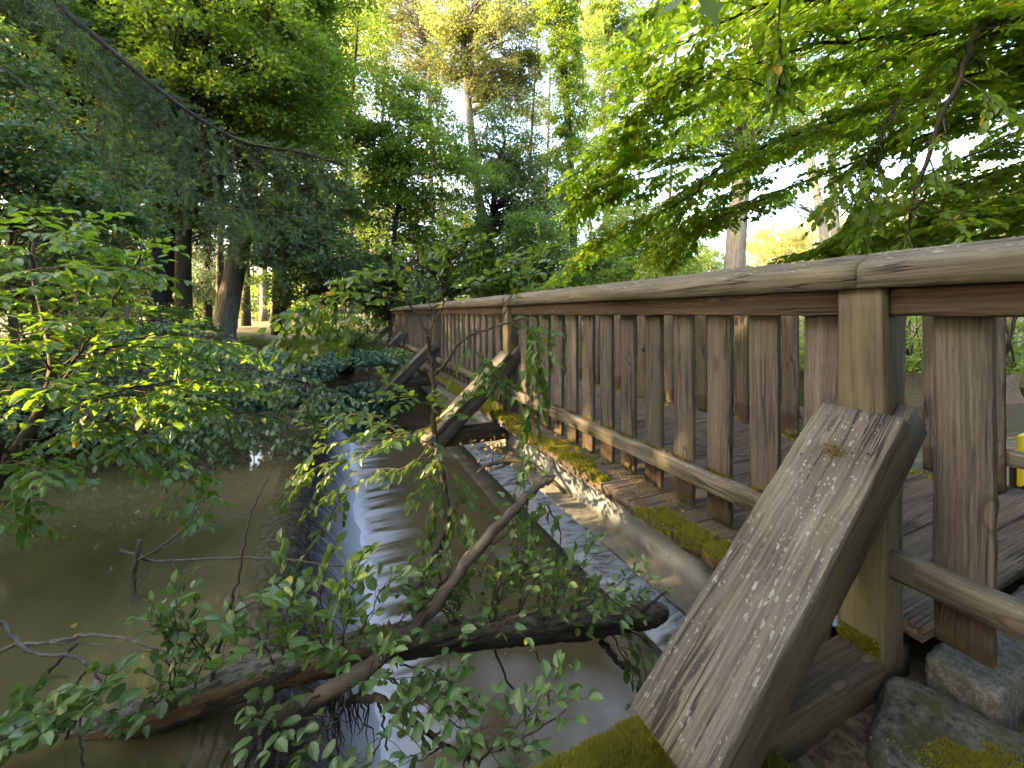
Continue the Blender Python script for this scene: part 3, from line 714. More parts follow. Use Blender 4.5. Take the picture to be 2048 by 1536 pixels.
sheet('soil', .95, 3.3, -.6, .86, -1.1465, M_SOIL, 60, 40)
so = bpy.data.objects['soil']
co = np.zeros(len(so.data.vertices)*3, np.float32); so.data.vertices.foreach_get('co', co); co = co.reshape(-1,3)
co[:,2] += .03*(vnoise(co[:,:2], 9, 3)-.5)+.012*(vnoise(co[:,:2], 40, 3)-.5); so.data.vertices.foreach_set('co', co.ravel())
# path on the far bank, from the bridge end to the left
def strip(name, line, w, z, mat):
    line = smooth_line(np.array(line, float), 10); T = nrm(np.gradient(line, axis=0)); S = np.stack([-T[:,1], T[:,0], 0*T[:,0]], 1)
    k = 7; u = np.linspace(-.5, .5, k)
    V = line[:,None,:]+S[:,None,:]*u[None,:,None]*w*(1+.1*np.sin(np.arange(len(line)))[:,None,None]); 
    P2 = V[:,:,:2]; bank = BANK + .10*(vnoise(P2, .5, 1)-.5) + .05*(vnoise(P2, 2.2, 2)-.5)+ np.clip((np.hypot(V[:,:,0], V[:,:,1])-22)*.012, 0, 1.0)+ np.where(V[:,:,0] < -2.5, .12, 0)
    V[:,:,2] = bank+z-.02*(np.abs(u)[None,:]*2)**4
    i = np.arange(len(line)-1)[:,None]*k+np.arange(k-1)[None,:]
    Q = np.stack([i, i+1, i+k+1, i+k], -1).reshape(-1)
    return props(link(name, raw_mesh(name, V.reshape(-1,3), Q, np.full((len(line)-1)*(k-1), 4), smooth=True), mat), kind='structure')
strip('path', [(2.4,13.2,0),(2.2,15,0),(1.0,17,0),(-2,18,0),(-6,18.2,0),(-14,18,0),(-30,20,0)], 2.0, .03, M_PATH)
# ------------------------------------------------------------------ near branches and shrubs
class Acc:
    def __init__(s): s.tubes, s.P, s.D, s.N, s.L = [], [], [], [], []
    def leaf(s, p, d, n, l): s.P.append(p); s.D.append(d); s.N.append(n); s.L.append(l)
def rot_about(v, ax, a):
    return v*math.cos(a)+np.cross(ax, v)*math.sin(a)+ax*np.dot(ax, v)*(1-math.cos(a))
def resample(P, step):
    P = np.asarray(P, float); s = np.concatenate([[0], np.cumsum(np.linalg.norm(np.diff(P, axis=0), axis=1))])
    n = max(2, int(s[-1]/step)+1); q = np.linspace(0, s[-1], n)
    return np.stack([np.interp(q, s, P[:,i]) for i in range(3)], 1), s[-1]
def leafy(acc, P, spacing, leaf, up, droop=.2, ang=.95, t0=.1, tip=True, tilt=.35):
    """leaves set alternately along a twig, blades near the plane across `up`"""
    Q, L = resample(P, spacing); side = random.choice((-1, 1)); n = len(Q)
    for i in range(n):
        t = i/max(n-1, 1)
        if t < t0: continue
        T = nrm(Q[min(i+1, n-1)]-Q[max(i-1, 0)])
        d = rot_about(T, up, side*(ang+random.gauss(0, .22))); d = d+np.array([0, 0, -droop+random.gauss(0, .18)])
        sz = leaf*(.55+.55*math.sin(math.pi*min(1, .18+t*.75)))*random.uniform(.75, 1.2)
        acc.leaf(Q[i], d, up+RNG.normal(0, tilt, 3), sz); side = -side
    if tip: acc.leaf(Q[-1], nrm(Q[-1]-Q[-2])+np.array([0,0,-droop*.5]), up+RNG.normal(0, tilt, 3), leaf*.9)
def grow(acc, P, r0, order, gap, sublen, leaf, up=(0,0,1), droop=.15, t0=.12, spacing=.03, r1=None, ang=.85, updir=0.0, tilt=.35, lastleaf=True, flat=.25):
    """a branch with alternate side shoots (recursive), leaves on the last order"""
    P = np.asarray(P, float); r1 = r0*.3 if r1 is None else r1
    acc.tubes.append((P, np.linspace(r0, max(r1, .0008), len(P))))
    Q, L = resample(P, gap); n = len(Q); side = random.choice((-1, 1)); up = nrm(np.array(up, float))
    for i in range(n):
        t = i/max(n-1, 1)
        if t < t0: continue
        T = nrm(Q[min(i+1, n-1)]-Q[max(i-1, 0)])
        u = nrm(up - T*np.dot(up, T)+RNG.normal(0, flat, 3))
        d = rot_about(T, u, side*(ang+random.gauss(0, .2))); d = nrm(d+np.array([0,0,updir-droop*.5]))
        l = sublen*(1-.55*t)*random.uniform(.55, 1.15)
        m = 5; k = np.linspace(0, 1, m)[:,None]
        S = Q[i]+d*l*k+T*l*.18*k**2+np.array([0,0,-1.])*droop*l*k**2*.6+RNG.normal(0, l*.02, (m,3))*k
        if order > 1: grow(acc, S, max(r0*(1-.6*t)*.5, .0016), order-1, gap*.8, sublen*.45, leaf, up, droop, .15, spacing, None, ang, updir*.5, tilt, True, flat)
        else:
            acc.tubes.append((S, np.linspace(max(r0*.35, .0012), .0007, m))); leafy(acc, S, spacing, leaf, up, droop, tilt=tilt)
        side = -side
    if lastleaf: leafy(acc, P[-max(3, len(P)//4):], spacing, leaf, up, droop, tilt=tilt)
def finish(acc, root, leafname, lm, tm, T=T_NEAR, ratio=.55, tube='branches', sides=5, ratio_j=.1):
    if acc.tubes: link(tube, tube_mesh(tube, acc.tubes, sides), tm, root)
    if acc.P:
        L = np.array(acc.L); n = len(L)
        link(leafname, leaf_mesh(leafname, np.array(acc.P), np.array(acc.D), np.array(acc.N), L, L*(ratio+RNG.normal(0, ratio_j*.5, n)), T), lm, root)
    return len(acc.P)

# --- the tree whose branches hang over the bridge from the right
def overhang():
    a = Acc()
    base = np.array([6.3, .6, -1.15])
    root = empty('hornbeam_tree', tuple(base), 'hornbeam with broad green leafy branches hanging low over the bridge at upper right', 'tree')
    tr = smooth_line(np.array([base, base+[.0,.1,1.5], base+[-.1,.25,3.0], base+[-.2,.4,5.2]]), 8)
    link('trunk', tube_mesh('trunk', [(tr, np.linspace(.24, .12, len(tr)))], 12, rough=.1), M_BARK, root)
    b0 = tr[16]; b1 = tr[20]; b2 = tr[12]
    def limb(p, r, sub, order=2, gap=.20, leaf=.072, start=None, **k):
        Q = pts(*p)
        if start is not None: Q = np.vstack([start, Q])
        Q = smooth_line(Q, 6)
        kw = dict(droop=.11, spacing=.023, tilt=.32, flat=.16); kw.update(k)
        grow(a, wiggle(Q, .008), r, order, gap*.42, sub*1.08, leaf*.80, **kw)
    # (px, py, depth) of each limb
    limb([(2060,20,2.5),(1960,60,2.3),(1905,180,2.15),(1850,330,2.1),(1828,400,2.1),(1815,470,2.1)], .021, .42, 2, .30, start=b1, r1=.006, t0=.45)
    limb([(2080,130,3.0),(1860,180,2.9),(1640,250,2.9),(1450,330,3.0),(1380,400,3.1),(1325,490,3.2)], .020, .60, 2, .17, start=b0)
    limb([(2080,60,2.6),(1850,70,2.5),(1640,90,2.5),(1480,140,2.6),(1340,190,2.7),(1260,235,2.8)], .017, .55, 2, .16, start=b0)
    limb([(2100,200,3.4),(1880,260,3.4),(1700,330,3.5),(1560,380,3.6),(1440,420,3.7)], .017, .5, 2, .17, start=b0)
    limb([(2080,-60,2.3),(1850,-40,2.2),(1600,0,2.2),(1450,40,2.3),(1360,90,2.4),(1280,130,2.5)], .015, .5, 2, .15, start=b0)
    limb([(2100,-150,2.6),(1800,-160,2.5),(1560,-110,2.6),(1420,-50,2.7),(1330,10,2.8),(1265,70,2.9)], .015, .5, 2, .15, start=b0)
    limb([(2060,-10,2.8),(1760,20,2.8),(1560,10,2.7),(1558,120,2.7),(1562,190,2.7)], .008, .32, 1, .05, start=b0)
    limb([(2120,240,3.9),(1990,290,3.9),(1900,330,3.9),(1780,390,4.0),(1700,450,4.1),(1640,500,4.1)], .013, .5, 2, .16, start=b2)
    limb([(2110,320,2.8),(1990,345,2.8),(1880,385,2.8),(1790,420,2.85),(1700,470,2.9)], .010, .42, 2, .14, start=b2)
    limb([(2130,380,3.2),(1990,400,3.1),(1880,440,3.1),(1760,470,3.1),(1590,510,3.2)], .009, .40, 2, .13, start=b2)
    limb([(2140,430,2.5),(2050,420,2.5),(1960,440,2.45),(1880,450,2.4)], .007, .3, 1, .05, start=b2)
    limb([(1800,200,2.3),(1770,270,2.25),(1745,390,2.25),(1722,490,2.25)], .006, .28, 1, .10, t0=.5)
    limb([(1790,210,2.3),(1740,300,2.25),(1690,380,2.25),(1655,420,2.25)], .006, .28, 1, .10, t0=.5)
    limb([(1562,190,2.3),(1480,160,2.3),(1390,155,2.3),(1310,180,2.35)], .005, .3, 1, .10)
    limb([(1560,0,2.1),(1557,100,2.1),(1562,195,2.15)], .006, .25, 1, .12)
    limb([(1800,230,3.3),(1750,330,3.3),(1700,430,3.35),(1690,500,3.4)], .006, .3, 1, .06)
    limb([(1500,300,3.0),(1340,330,3.1),(1220,370,3.3),(1150,420,3.4)], .008, .42, 2, .14)
    limb([(1450,190,2.8),(1320,250,2.9),(1220,300,3.1),(1150,350,3.2)], .008, .40, 2, .13)
    limb([(1400,380,3.2),(1290,440,3.4),(1200,490,3.6),(1130,540,3.7)], .007, .38, 2, .13)
    limb([(1600,320,3.4),(1470,380,3.5),(1390,450,3.6),(1340,540,3.7)], .006, .3, 2, .13)
    for k in range(18):     # the crown closing overhead and to the right
        x0, y0, d0 = random.uniform(1700, 2200), random.uniform(-220, 260), random.uniform(3.4, 5.4)
        limb([(x0+240, y0-60, d0+.2), (x0, y0, d0), (x0-220, y0+50, d0), (x0-400, y0+130, d0+.1)], .009, .5, 2, .17)
    for l_ in ([(2140,400,2.9),(2020,430,2.9),(1900,450,2.9),(1780,480,2.95),(1650,520,3.0)], [(2140,470,3.2),(2040,470,3.2),(1920,480,3.2),(1820,500,3.25)], [(2130,300,3.4),(2020,350,3.4),(1930,400,3.4),(1840,440,3.4),(1760,490,3.5)],
               [(2140,330,2.6),(2060,370,2.6),(1980,400,2.6),(1900,420,2.6)], [(1560,380,3.5),(1480,420,3.5),(1400,450,3.5),(1330,500,3.6)], [(1340,270,3.2),(1270,310,3.3),(1210,370,3.4),(1170,410,3.5)]):
        limb(l_, .008, .40, 2, .13)
    # one big leaf close to the lens
    n = finish(a, root, 'leaves', M_BEECH, M_BARK_DARK, ratio=.58)
    P = np.stack([at(1408,-14,1.25), at(1370,-6,1.28), at(1432,-40,1.3)])
    D = np.stack([at(1440,62,1.22)-P[0], at(1330,20,1.3)-P[1], at(1500,0,1.35)-P[2]])
    link('lobed_leaf', leaf_mesh('lobed_leaf', P, D, np.stack([at(1400,0,.6)*0+[-.5,-.6,.6]]*3), [.135,.11,.12], [.085,.06,.06], T_LOBE, np.array([.8,.7,.9])), M_MAPLE, root)
    return n
NL = overhang()

# --- spruce bough, upper left
def spruce_bough():
    base = at(-480, HZ+.97*F/4.6, 4.6); base[2] = -.95
    root = empty('spruce_tree', tuple(base), 'spruce reaching one long drooping bough with hanging grey twigs over the upper left', 'spruce')
    tr = np.stack([base+(at(-480,HZ,4.6)*0)+np.array([0,0,z]) for z in np.linspace(0, 12, 14)])
    link('trunk', tube_mesh('trunk', [(tr, np.linspace(.22, .05, len(tr)))], 12, rough=.12), M_BARK_DARK, root)
    wood, P, D, N = [], [], [], []; fresh = []
    def needles(Q, l=.016, dens=340, new=0):
        q, L = resample(Q, 1.0/dens*4); n = len(q)*4
        if n < 8: return
        q = np.repeat(q, 4, 0)+RNG.normal(0, .001, (n,3)); T = np.repeat(nrm(np.gradient(q[::4], axis=0)), 4, 0)
        R = RNG.normal(0, 1, (n,3)); R = nrm(R-T*np.sum(R*T, 1, keepdims=True)); R[:,2] *= .6
        P.append(q); D.append(R+T*.55); N.append(RNG.normal(0,1,(n,3))); fresh.append(np.full(n, new))
    def shoot(p, d, l, order, hang):
        m = 6; k = np.linspace(0, 1, m)[:,None]
        S = p+d*l*k+np.array([0,0,-1.])*hang*l*k**1.6+RNG.normal(0, l*.012, (m,3))*k
        wood.append((S, np.linspace(.0013+.0009*order, .0008, m)))
        new = 1 if random.random() < .16 else 0
        needles(S[1:] if order else S, .016, 380, new)
        if order:
            Q, L = resample(S, .05)
            for i, c in enumerate(Q[1:]):
                if random.random() < .25: continue
                a = random.uniform(0, 6.28); T = nrm(S[-1]-S[0])
                side = nrm(np.cross(T, RNG.normal(0,1,3)))
                shoot(c, nrm(T*.8+side*.75), random.uniform(.06, .17), order-1, .2)
    main = smooth_line(np.vstack([tr[7], pts((-120,-190,4.2),(60,-60,4.1),(140,30,4.1),(205,85,4.15),(300,165,4.2),(400,238,4.25),(490,285,4.3),(590,303,4.4),(660,322,4.45),(690,332,4.5))]), 8)
    wood.append((main, np.linspace(.044, .007, len(main))))
    Q, L = resample(main, .036); n = len(Q)
    for i in range(n):
        t = i/n
        if t < .42: continue
        T = nrm(Q[min(i+1,n-1)]-Q[i-1]); hz = nrm(np.cross(T, [0,0,1]))
        cl = vnoise(np.array([[i*.11, 0.]]), 1.6, 21)[0]
        for s in (-1, 1):
            if random.random() < (.13 if t < .56 else .42)*(1.7*cl):
                l = random.uniform(.22, 1.0)*(.45+1.1*vnoise(np.array([[i*.06, 3.]]), 1.9, 22)[0])*(1.0 if t < .8 else 1.25*(1-t)*3+.25)*(.8 if t < .5 else 1)
                shoot(Q[i], nrm(T*.45+hz*s*.5+np.array([0,0,-.45])), l, 1, random.uniform(.4, 1.0))
        if t > .4 and random.random() < .8: shoot(Q[i], nrm(T*.8+np.array([0,0,.45])+hz*random.gauss(0,.4)), random.uniform(.08, .22), 0, 0)
        if random.random() < .22:      # bare hanging dead twigs
            m = 7; k = np.linspace(0, 1, m)[:,None]; l = random.uniform(.2, .6)
            wood.append((wiggle(Q[i]+nrm(np.array([random.gauss(0,.3), random.gauss(0,.3), -1]))*l*k, .012), np.linspace(.0035, .0012, m)))
    def bough(line, r, lo, hi, t0=.1, p=.8):
        M = smooth_line(pts(*line), 8); wood.append((M, np.linspace(r, .004, len(M)))); q, L = resample(M, .07)
        for i in range(1, len(q)):
            if i/len(q) < t0: continue
            T = nrm(q[i]-q[i-1]); hz = nrm(np.cross(T, [0,0,1]))
            for s in (-1, 1):
                if random.random() < p: shoot(q[i], nrm(T*.5+hz*s*.6+np.array([0,0,-.3])), random.uniform(lo, hi), 1, random.uniform(.3, .8))
    bough([(-200,40,4.4),(-40,110,4.5),(50,170,4.6),(147,253,4.6),(225,355,4.7),(250,430,4.7)], .02, .15, .4, .2, .12)
    bough([(-160,-160,3.9),(-20,-60,3.8),(70,-20,3.7),(150,50,3.7)], .02, .2, .4, .1, .5)
    bough([(300,330,5.2),(420,400,5.3),(540,430,5.4),(640,410,5.5)], .012, .25, .5, .1, .5)
    link('branches', tube_mesh('branches', wood, 5), M_BARK_DARK, root)
    P, D, N, fr = np.concatenate(P), np.concatenate(D), np.concatenate(N), np.concatenate(fresh)
    for nm, k, mt in (('needles', fr == 0, M_NEEDLE), ('fresh_needles', fr == 1, M_NEEDLE_NEW)):
        link(nm, leaf_mesh(nm, P[k], D[k], N[k], .025, .0036, T_NEEDLE), mt, root)
    return len(P)
NS = spruce_bough()

# --- leafy shrub at the left edge
def shrub_left():
    base = atz(-420, 1180, -1.3); base = np.array([-2.05, 1.75, -1.3])
    root = empty('hornbeam_shrub', tuple(base), 'bright green leafy shrub leaning in over the pool at the left edge', 'shrub')
    a = Acc()
    trunk = smooth_line(np.vstack([base, pts((-60,1010,2.35),(20,915,2.4),(75,830,2.5),(105,740,2.55),(90,640,2.6),(65,540,2.6),(70,470,2.65))]), 6)
    a.tubes.append((trunk, np.linspace(.050, .006, len(trunk))))
    def b(p, r, sub, order=2, gap=.13, leaf=.072, **k):
        kw = dict(droop=.22, spacing=.034, tilt=.4); kw.update(k)
        grow(a, wiggle(smooth_line(pts(*p), 6), .008), r, order, gap*.52, sub*1.1, leaf, **kw)
    b([(75,830,2.5),(140,740,2.5),(200,640,2.5),(250,560,2.5),(290,510,2.5)], .010, .35)
    b([(90,640,2.6),(150,580,2.5),(220,530,2.5),(290,545,2.5)], .008, .32)
    b([(70,545,2.6),(60,490,2.5),(100,470,2.45),(190,480,2.4)], .006, .30)
    b([(65,560,2.6),(20,500,2.5),(-30,470,2.5)], .006, .30)
    b([(100,740,2.5),(60,690,2.4),(10,640,2.3),(-40,600,2.3)], .007, .3)
    b([(105,740,2.55),(200,700,2.6),(290,690,2.7),(370,705,2.8)], .008, .34)
    b([(75,830,2.5),(180,800,2.6),(300,790,2.7),(400,800,2.85)], .009, .36)
    b([(40,890,2.4),(130,860,2.5),(230,850,2.5),(330,920,2.5),(400,985,2.5)], .008, .30)
    b([(20,915,2.4),(-20,850,2.3),(-60,760,2.2),(-80,660,2.2)], .010, .34)
    b([(-40,820,2.2),(10,780,2.1),(60,760,2.05),(120,770,2.0)], .006, .28)
    b([(-60,720,2.2),(0,690,2.1),(70,660,2.1),(130,640,2.1)], .006, .28)
    b([(-60,620,2.3),(0,570,2.2),(70,540,2.2),(160,530,2.2)], .006, .28)
    b([(-40,960,2.2),(0,930,2.1),(60,925,2.05),(110,960,2.0)], .005, .22, 1, .06)
    b([(-30,1010,2.1),(20,1000,2.0),(60,1040,2.0)], .004, .2, 1, .06)
    b([(60,480,2.6),(110,440,2.6),(180,440,2.6)], .005, .28)
    b([(180,800,2.6),(290,770,2.7),(400,760,2.9),(500,770,3.1)], .007, .36)
    b([(200,700,2.6),(310,670,2.8),(420,680,3.0),(480,700,3.1)], .007, .34)
    finish(a, root, 'leaves', M_SHRUB, M_TWIG, ratio=.52)
shrub_left()

# --- bush spreading low over the pool from the far left bank
def bush_pool():
    base = np.array([-4.3, 5.6, -1.0]); root = empty('bank_shrub', tuple(base), 'wide dark green bush whose long twigs droop to the still pool', 'shrub')
    a = Acc()
    def b(p, r, sub, order=2, gap=.17, leaf=.075, **k):
        kw = dict(droop=.28, spacing=.042, tilt=.45); kw.update(k)
        grow(a, wiggle(smooth_line(np.vstack([base+RNG.normal(0,.15,3), pts(*p)]), 6), .015), r, order, gap*.72, sub, leaf, **kw)
    b([(200,760,5.2),(330,770,5.0),(450,760,4.8),(560,765,4.6),(690,790,4.4)], .022, .6)
    b([(180,740,5.2),(300,720,5.2),(420,690,5.2),(520,690,5.2),(600,700,5.2)], .018, .55)
    b([(180,800,4.6),(330,830,4.3),(430,860,4.1),(520,880,4.0)], .016, .5)
    b([(200,780,4.8),(380,800,4.5),(520,830,4.3),(640,820,4.2)], .016, .55)
    b([(180,800,4.4),(240,840,4.0),(300,860,3.8),(380,880,3.6)], .014, .5)
    b([(180,720,5.2),(330,680,5.0),(420,670,4.9),(500,700,4.8)], .014, .5)
    b([(100,760,4.6),(150,800,4.2),(200,850,3.9),(230,880,3.7)], .014, .5)
    b([(100,740,4.6),(50,780,4.2),(20,830,3.9),(10,890,3.6)], .014, .5)
    b([(120,700,4.8),(60,680,4.5),(0,700,4.2),(-60,760,3.9)], .014, .5)
    b([(160,700,5),(240,650,5),(320,640,5),(390,660,5)], .012, .45)
    b([(200,700,5.4),(300,650,5.6),(400,640,5.8)], .012, .5)
    b([(260,760,4.9),(380,740,4.6),(500,735,4.4),(600,760,4.2),(650,830,4.1)], .014, .5)
    b([(260,800,4.4),(360,820,4.1),(430,790,3.9),(450,830,3.8),(470,900,3.8)], .010, .4)
    b([(210,850,3.9),(330,900,3.6),(400,950,3.5)], .008, .32, 1, .08)
    b([(200,820,4.2),(280,880,3.8),(320,905,3.7)], .008, .35)
    for k in range(10):
        x, y, d = random.uniform(-40, 560), random.uniform(700, 850), random.uniform(3.9, 5.0)
        b([(x*.6+40, y-40, d+.5), (x, y-10, d+.2), (x+90, y+20, d), (x+170, y+60, d-.15)], .009, .42)
    finish(a, root, 'leaves', M_BANK, M_TWIG, T_NEAR, ratio=.52)
bush_pool()

# --- drowned tree lying across the lip of the weir, still sprouting
def fallen():
    base = np.array([-2.2, 1.95, -1.40])
    root = empty('fallen_tree', tuple(base), 'fallen tree trunk with peeling bark lying across the weir with sprouting leafy shoots', 'fallen tree')
    log = smooth_line(np.vstack([base, pts((-120,1545,1.42),(120,1487,1.40),(300,1432,1.42),(470,1368,1.45),(640,1318,1.50),(800,1282,1.53),(960,1262,1.58),(1120,1250,1.64),(1240,1236,1.70),(1310,1226,1.74),(1335,1222,1.77))]), 14)
    R = np.interp(np.linspace(0, 1, len(log)), [0,.2,.55,.75,.9,.97,1], [.062,.060,.058,.058,.048,.028,.010])
    link('trunk', tube_mesh('trunk', [(log, R*(1+.10*(vnoise(np.linspace(0,1,len(log))[:,None]*[[14.,3.]], 1.5, 8)-.5)))], 30, rough=.16), M_LOG, root)
    def tb(p, r0, r1): 
        Q = wiggle(smooth_line(pts(*p), 6), .003); return (Q, np.linspace(r0, r1, len(Q)))
    # the forked limb, broken off at the top
    big = [tb([(560,1435,1.36),(680,1372,1.37),(780,1300,1.40),(870,1210,1.45),(930,1130,1.50),(990,1060,1.55),(1050,1000,1.62),(1090,965,1.68),(1108,955,1.70)], .031, .013)]
    big[0][1][-2:] *= .6
    link('broken_limb', tube_mesh('broken_limb', big, 14, rough=.14), M_LIMB, root)
    tw = [tb([(1085,970,1.68),(1098,955,1.69),(1112,950,1.70)], .007, .003),
          tb([(830,1240,1.43),(850,1200,1.46),(885,1165,1.5),(935,1130,1.5)], .008, .006),
          tb([(960,1090,1.52),(1000,1080,1.56),(1030,1050,1.6)], .005, .003),
          tb([(700,1400,1.40),(760,1395,1.3),(800,1430,1.25),(860,1470,1.2),(930,1512,1.18),(960,1530,1.17)], .013, .006),
          tb([(755,1390,1.32),(765,1440,1.32),(775,1500,1.33)], .006, .003),
          tb([(860,1295,1.5),(950,1275,1.48),(1020,1240,1.46),(1070,1220,1.46),(1075,1170,1.47)], .009, .004),
          tb([(990,1300,1.56),(1020,1370,1.52),(1070,1430,1.5),(1075,1440,1.5)], .005, .002),
          tb([(1070,1300,1.6),(1085,1325,1.58),(1130,1335,1.57)], .003, .0015),
          tb([(1200,1280,1.68),(1225,1310,1.66),(1248,1335,1.65)], .014, .009),
          tb([(640,1190,1.48),(660,1160,1.5),(720,1180,1.5)], .004, .002),
          tb([(880,1160,1.5),(876,1110,1.53),(898,1112,1.53),(905,1150,1.5)], .005, .003),
          tb([(960,1150,1.5),(1000,1090,1.5),(1075,1120,1.55)], .003, .002),
          tb([(1095,1010,1.65),(1120,1060,1.65),(1118,1110,1.65),(1105,1140,1.65)], .004, .002),
          tb([(420,1390,1.43),(430,1330,1.42),(455,1240,1.42),(468,1180,1.44),(490,1090,1.48),(505,1020,1.52),(540,955,1.58)], .008, .0022),
          tb([(468,1225,1.43),(540,1190,1.46),(590,1160,1.5)], .0035, .0015),
          tb([(1170,1230,1.66),(1230,1240,1.68),(1290,1215,1.7),(1340,1175,1.72)], .012, .004)]
    link('twigs', tube_mesh('twigs', tw, 7, rough=.12), M_TWIG, root)
    a = Acc()
    def s(p, leaf=.066, sub=.15, gap=.036, r=.0035, order=1, jit=0, **k):
        leaf = max(leaf, .052)*.86; gap = .038
        if jit: p = [(a_+random.uniform(-32,32)*min(1, i_/2), b_+random.uniform(-26,26)*min(1, i_/2), c_) for i_, (a_, b_, c_) in enumerate(p)]
        else: (s(p, leaf/.86, sub, gap, r, order, 1, **k) if random.random() < twice else None)
        kw = dict(droop=.12, spacing=.032, tilt=.6, t0=.18, updir=.12); kw.update(k)
        grow(a, wiggle(smooth_line(pts(*p), 5), .004), r, order, gap, sub, leaf, **kw)
    rnd = random.uniform
    twice = .55
    # shoots (px, py, depth): above the log in the middle, right of it, below it
    for p in [[(600,1330,1.48),(590,1250,1.48),(570,1180,1.47),(560,1130,1.46)], [(640,1320,1.48),(650,1240,1.46),(640,1170,1.45),(655,1110,1.44)],
              [(560,1345,1.46),(520,1280,1.42),(480,1250,1.40),(440,1240,1.38)], [(700,1310,1.48),(740,1230,1.46),(760,1180,1.48),(800,1150,1.5)],
              [(620,1330,1.42),(560,1290,1.36),(510,1300,1.33),(470,1290,1.31)], [(660,1330,1.4),(690,1270,1.36),(700,1200,1.36),(700,1150,1.37)],
              [(700,1340,1.38),(650,1290,1.33),(600,1240,1.32),(580,1210,1.32)], [(760,1300,1.46),(800,1240,1.46),(830,1200,1.48),(850,1140,1.5)]]: s(p)
    for p in [[(900,1280,1.56),(920,1200,1.54),(930,1140,1.55),(925,1090,1.56)], [(960,1270,1.57),(1000,1190,1.56),(1030,1120,1.58),(1050,1060,1.6)],
              [(1010,1262,1.6),(1060,1180,1.58),(1090,1120,1.6),(1110,1050,1.62)], [(1060,1258,1.62),(1120,1190,1.6),(1160,1140,1.62),(1180,1090,1.64)],
              [(1100,1255,1.64),(1180,1210,1.62),(1240,1170,1.64),(1270,1140,1.66)], [(1150,1248,1.66),(1230,1230,1.66),(1280,1190,1.68),(1300,1160,1.7)],
              [(1040,1260,1.6),(1040,1150,1.62),(1036,1050,1.64),(1034,960,1.66),(1045,925,1.68)], [(940,1275,1.55),(880,1220,1.52),(850,1190,1.5),(830,1170,1.5)],
              [(980,1268,1.57),(990,1190,1.53),(1020,1150,1.52),(1060,1140,1.52)], [(1120,1250,1.62),(1150,1220,1.58),(1190,1200,1.57),(1230,1210,1.57)],
              [(1080,1256,1.6),(1090,1200,1.56),(1120,1160,1.55),(1150,1150,1.56)], [(1200,1240,1.68),(1260,1260,1.68),(1300,1290,1.68),(1330,1310,1.7)],
              [(1210,1250,1.7),(1240,1300,1.7),(1260,1340,1.7),(1275,1390,1.7)]]: s(p, .052, .15)
    twice = .5
    for p in [[(660,1370,1.38),(600,1420,1.30),(560,1450,1.25),(520,1450,1.22)], [(700,1370,1.36),(680,1430,1.28),(650,1460,1.24),(610,1480,1.22)],
              [(760,1340,1.38),(800,1370,1.30),(850,1400,1.25),(900,1390,1.23)], [(800,1330,1.40),(860,1340,1.33),(900,1370,1.28),(920,1410,1.25)],
              [(800,1430,1.25),(830,1400,1.2),(880,1420,1.17),(930,1440,1.15)], [(860,1470,1.2),(900,1450,1.16),(960,1460,1.13),(1000,1440,1.12)],
              [(930,1512,1.18),(960,1480,1.14),(990,1500,1.12),(1020,1490,1.11)], [(900,1490,1.18),(870,1500,1.13),(840,1520,1.11),(810,1510,1.1)],
              [(960,1520,1.17),(1030,1460,1.15),(1080,1400,1.15),(1110,1360,1.16)], [(1000,1500,1.16),(1060,1470,1.13),(1120,1430,1.13),(1140,1400,1.14)],
              [(720,1390,1.34),(740,1340,1.28),(760,1310,1.26),(790,1300,1.25)], [(640,1380,1.38),(590,1370,1.33),(550,1360,1.3),(520,1380,1.28)],
              [(780,1440,1.26),(760,1480,1.2),(740,1510,1.17),(700,1530,1.15)], [(930,1512,1.16),(930,1545,1.12),(950,1570,1.1),(990,1580,1.1)]]: s(p, .056, .15)
    twice = .4
    for p in [[(330,1420,1.42),(350,1360,1.38),(350,1300,1.36),(350,1230,1.36),(360,1190,1.37)], [(380,1405,1.43),(400,1350,1.38),(420,1300,1.36),(440,1280,1.35)],
              [(250,1450,1.40),(280,1430,1.33),(310,1400,1.3),(340,1370,1.3)], [(350,1300,1.36),(320,1260,1.33),(300,1240,1.32)],
              [(430,1330,1.42),(400,1290,1.4),(370,1260,1.38),(330,1250,1.36)], [(300,1430,1.4),(270,1440,1.35),(230,1440,1.3)]]: s(p, .05, .13)
    for p in [[(130,1480,1.36),(160,1430,1.28),(190,1390,1.25),(215,1350,1.24)], [(60,1500,1.36),(90,1450,1.25),(130,1420,1.2),(180,1420,1.18)],
              [(20,1510,1.34),(10,1470,1.22),(40,1430,1.18),(90,1400,1.16)], [(-60,1540,1.3),(-20,1470,1.15),(20,1450,1.12),(70,1450,1.1)]]: s(p, .066, .15)
    # the yellowing spray in front of the log
    s([(880,1265,1.5),(950,1250,1.42),(1000,1250,1.40),(1030,1255,1.39)], .055, .10, .07)
    finish(a, root, 'leaves', M_ELM, M_TWIG, T_NEAR, ratio=.56, tube='shoots')
    # moss on the log
    n = 9000; k = RNG.integers(0, len(log), n); f = k/len(log)
    keep = (vnoise(np.stack([f*22, f*0], 1), 1.6, 6) > .48) & (f > .42) & (f < .85); k = k[keep]; n = len(k)
    th = RNG.normal(0, .55, n); T = nrm(np.gradient(log, axis=0))[k]; A = nrm(np.cross(T, [0,0,1.])); B = np.cross(A, T)
    nn = A*np.sin(th)[:,None]+B*np.cos(th)[:,None]
    P = log[k]+nn*R[k][:,None]*.98+T*RNG.uniform(-.03, .03, (n,1))
    o = blades('moss', P, nn, .012, .0035, M_MOSS, root, .6); o['kind'] = 'stuff'
    # roots and torn fibres hanging into the fall
    tw = []
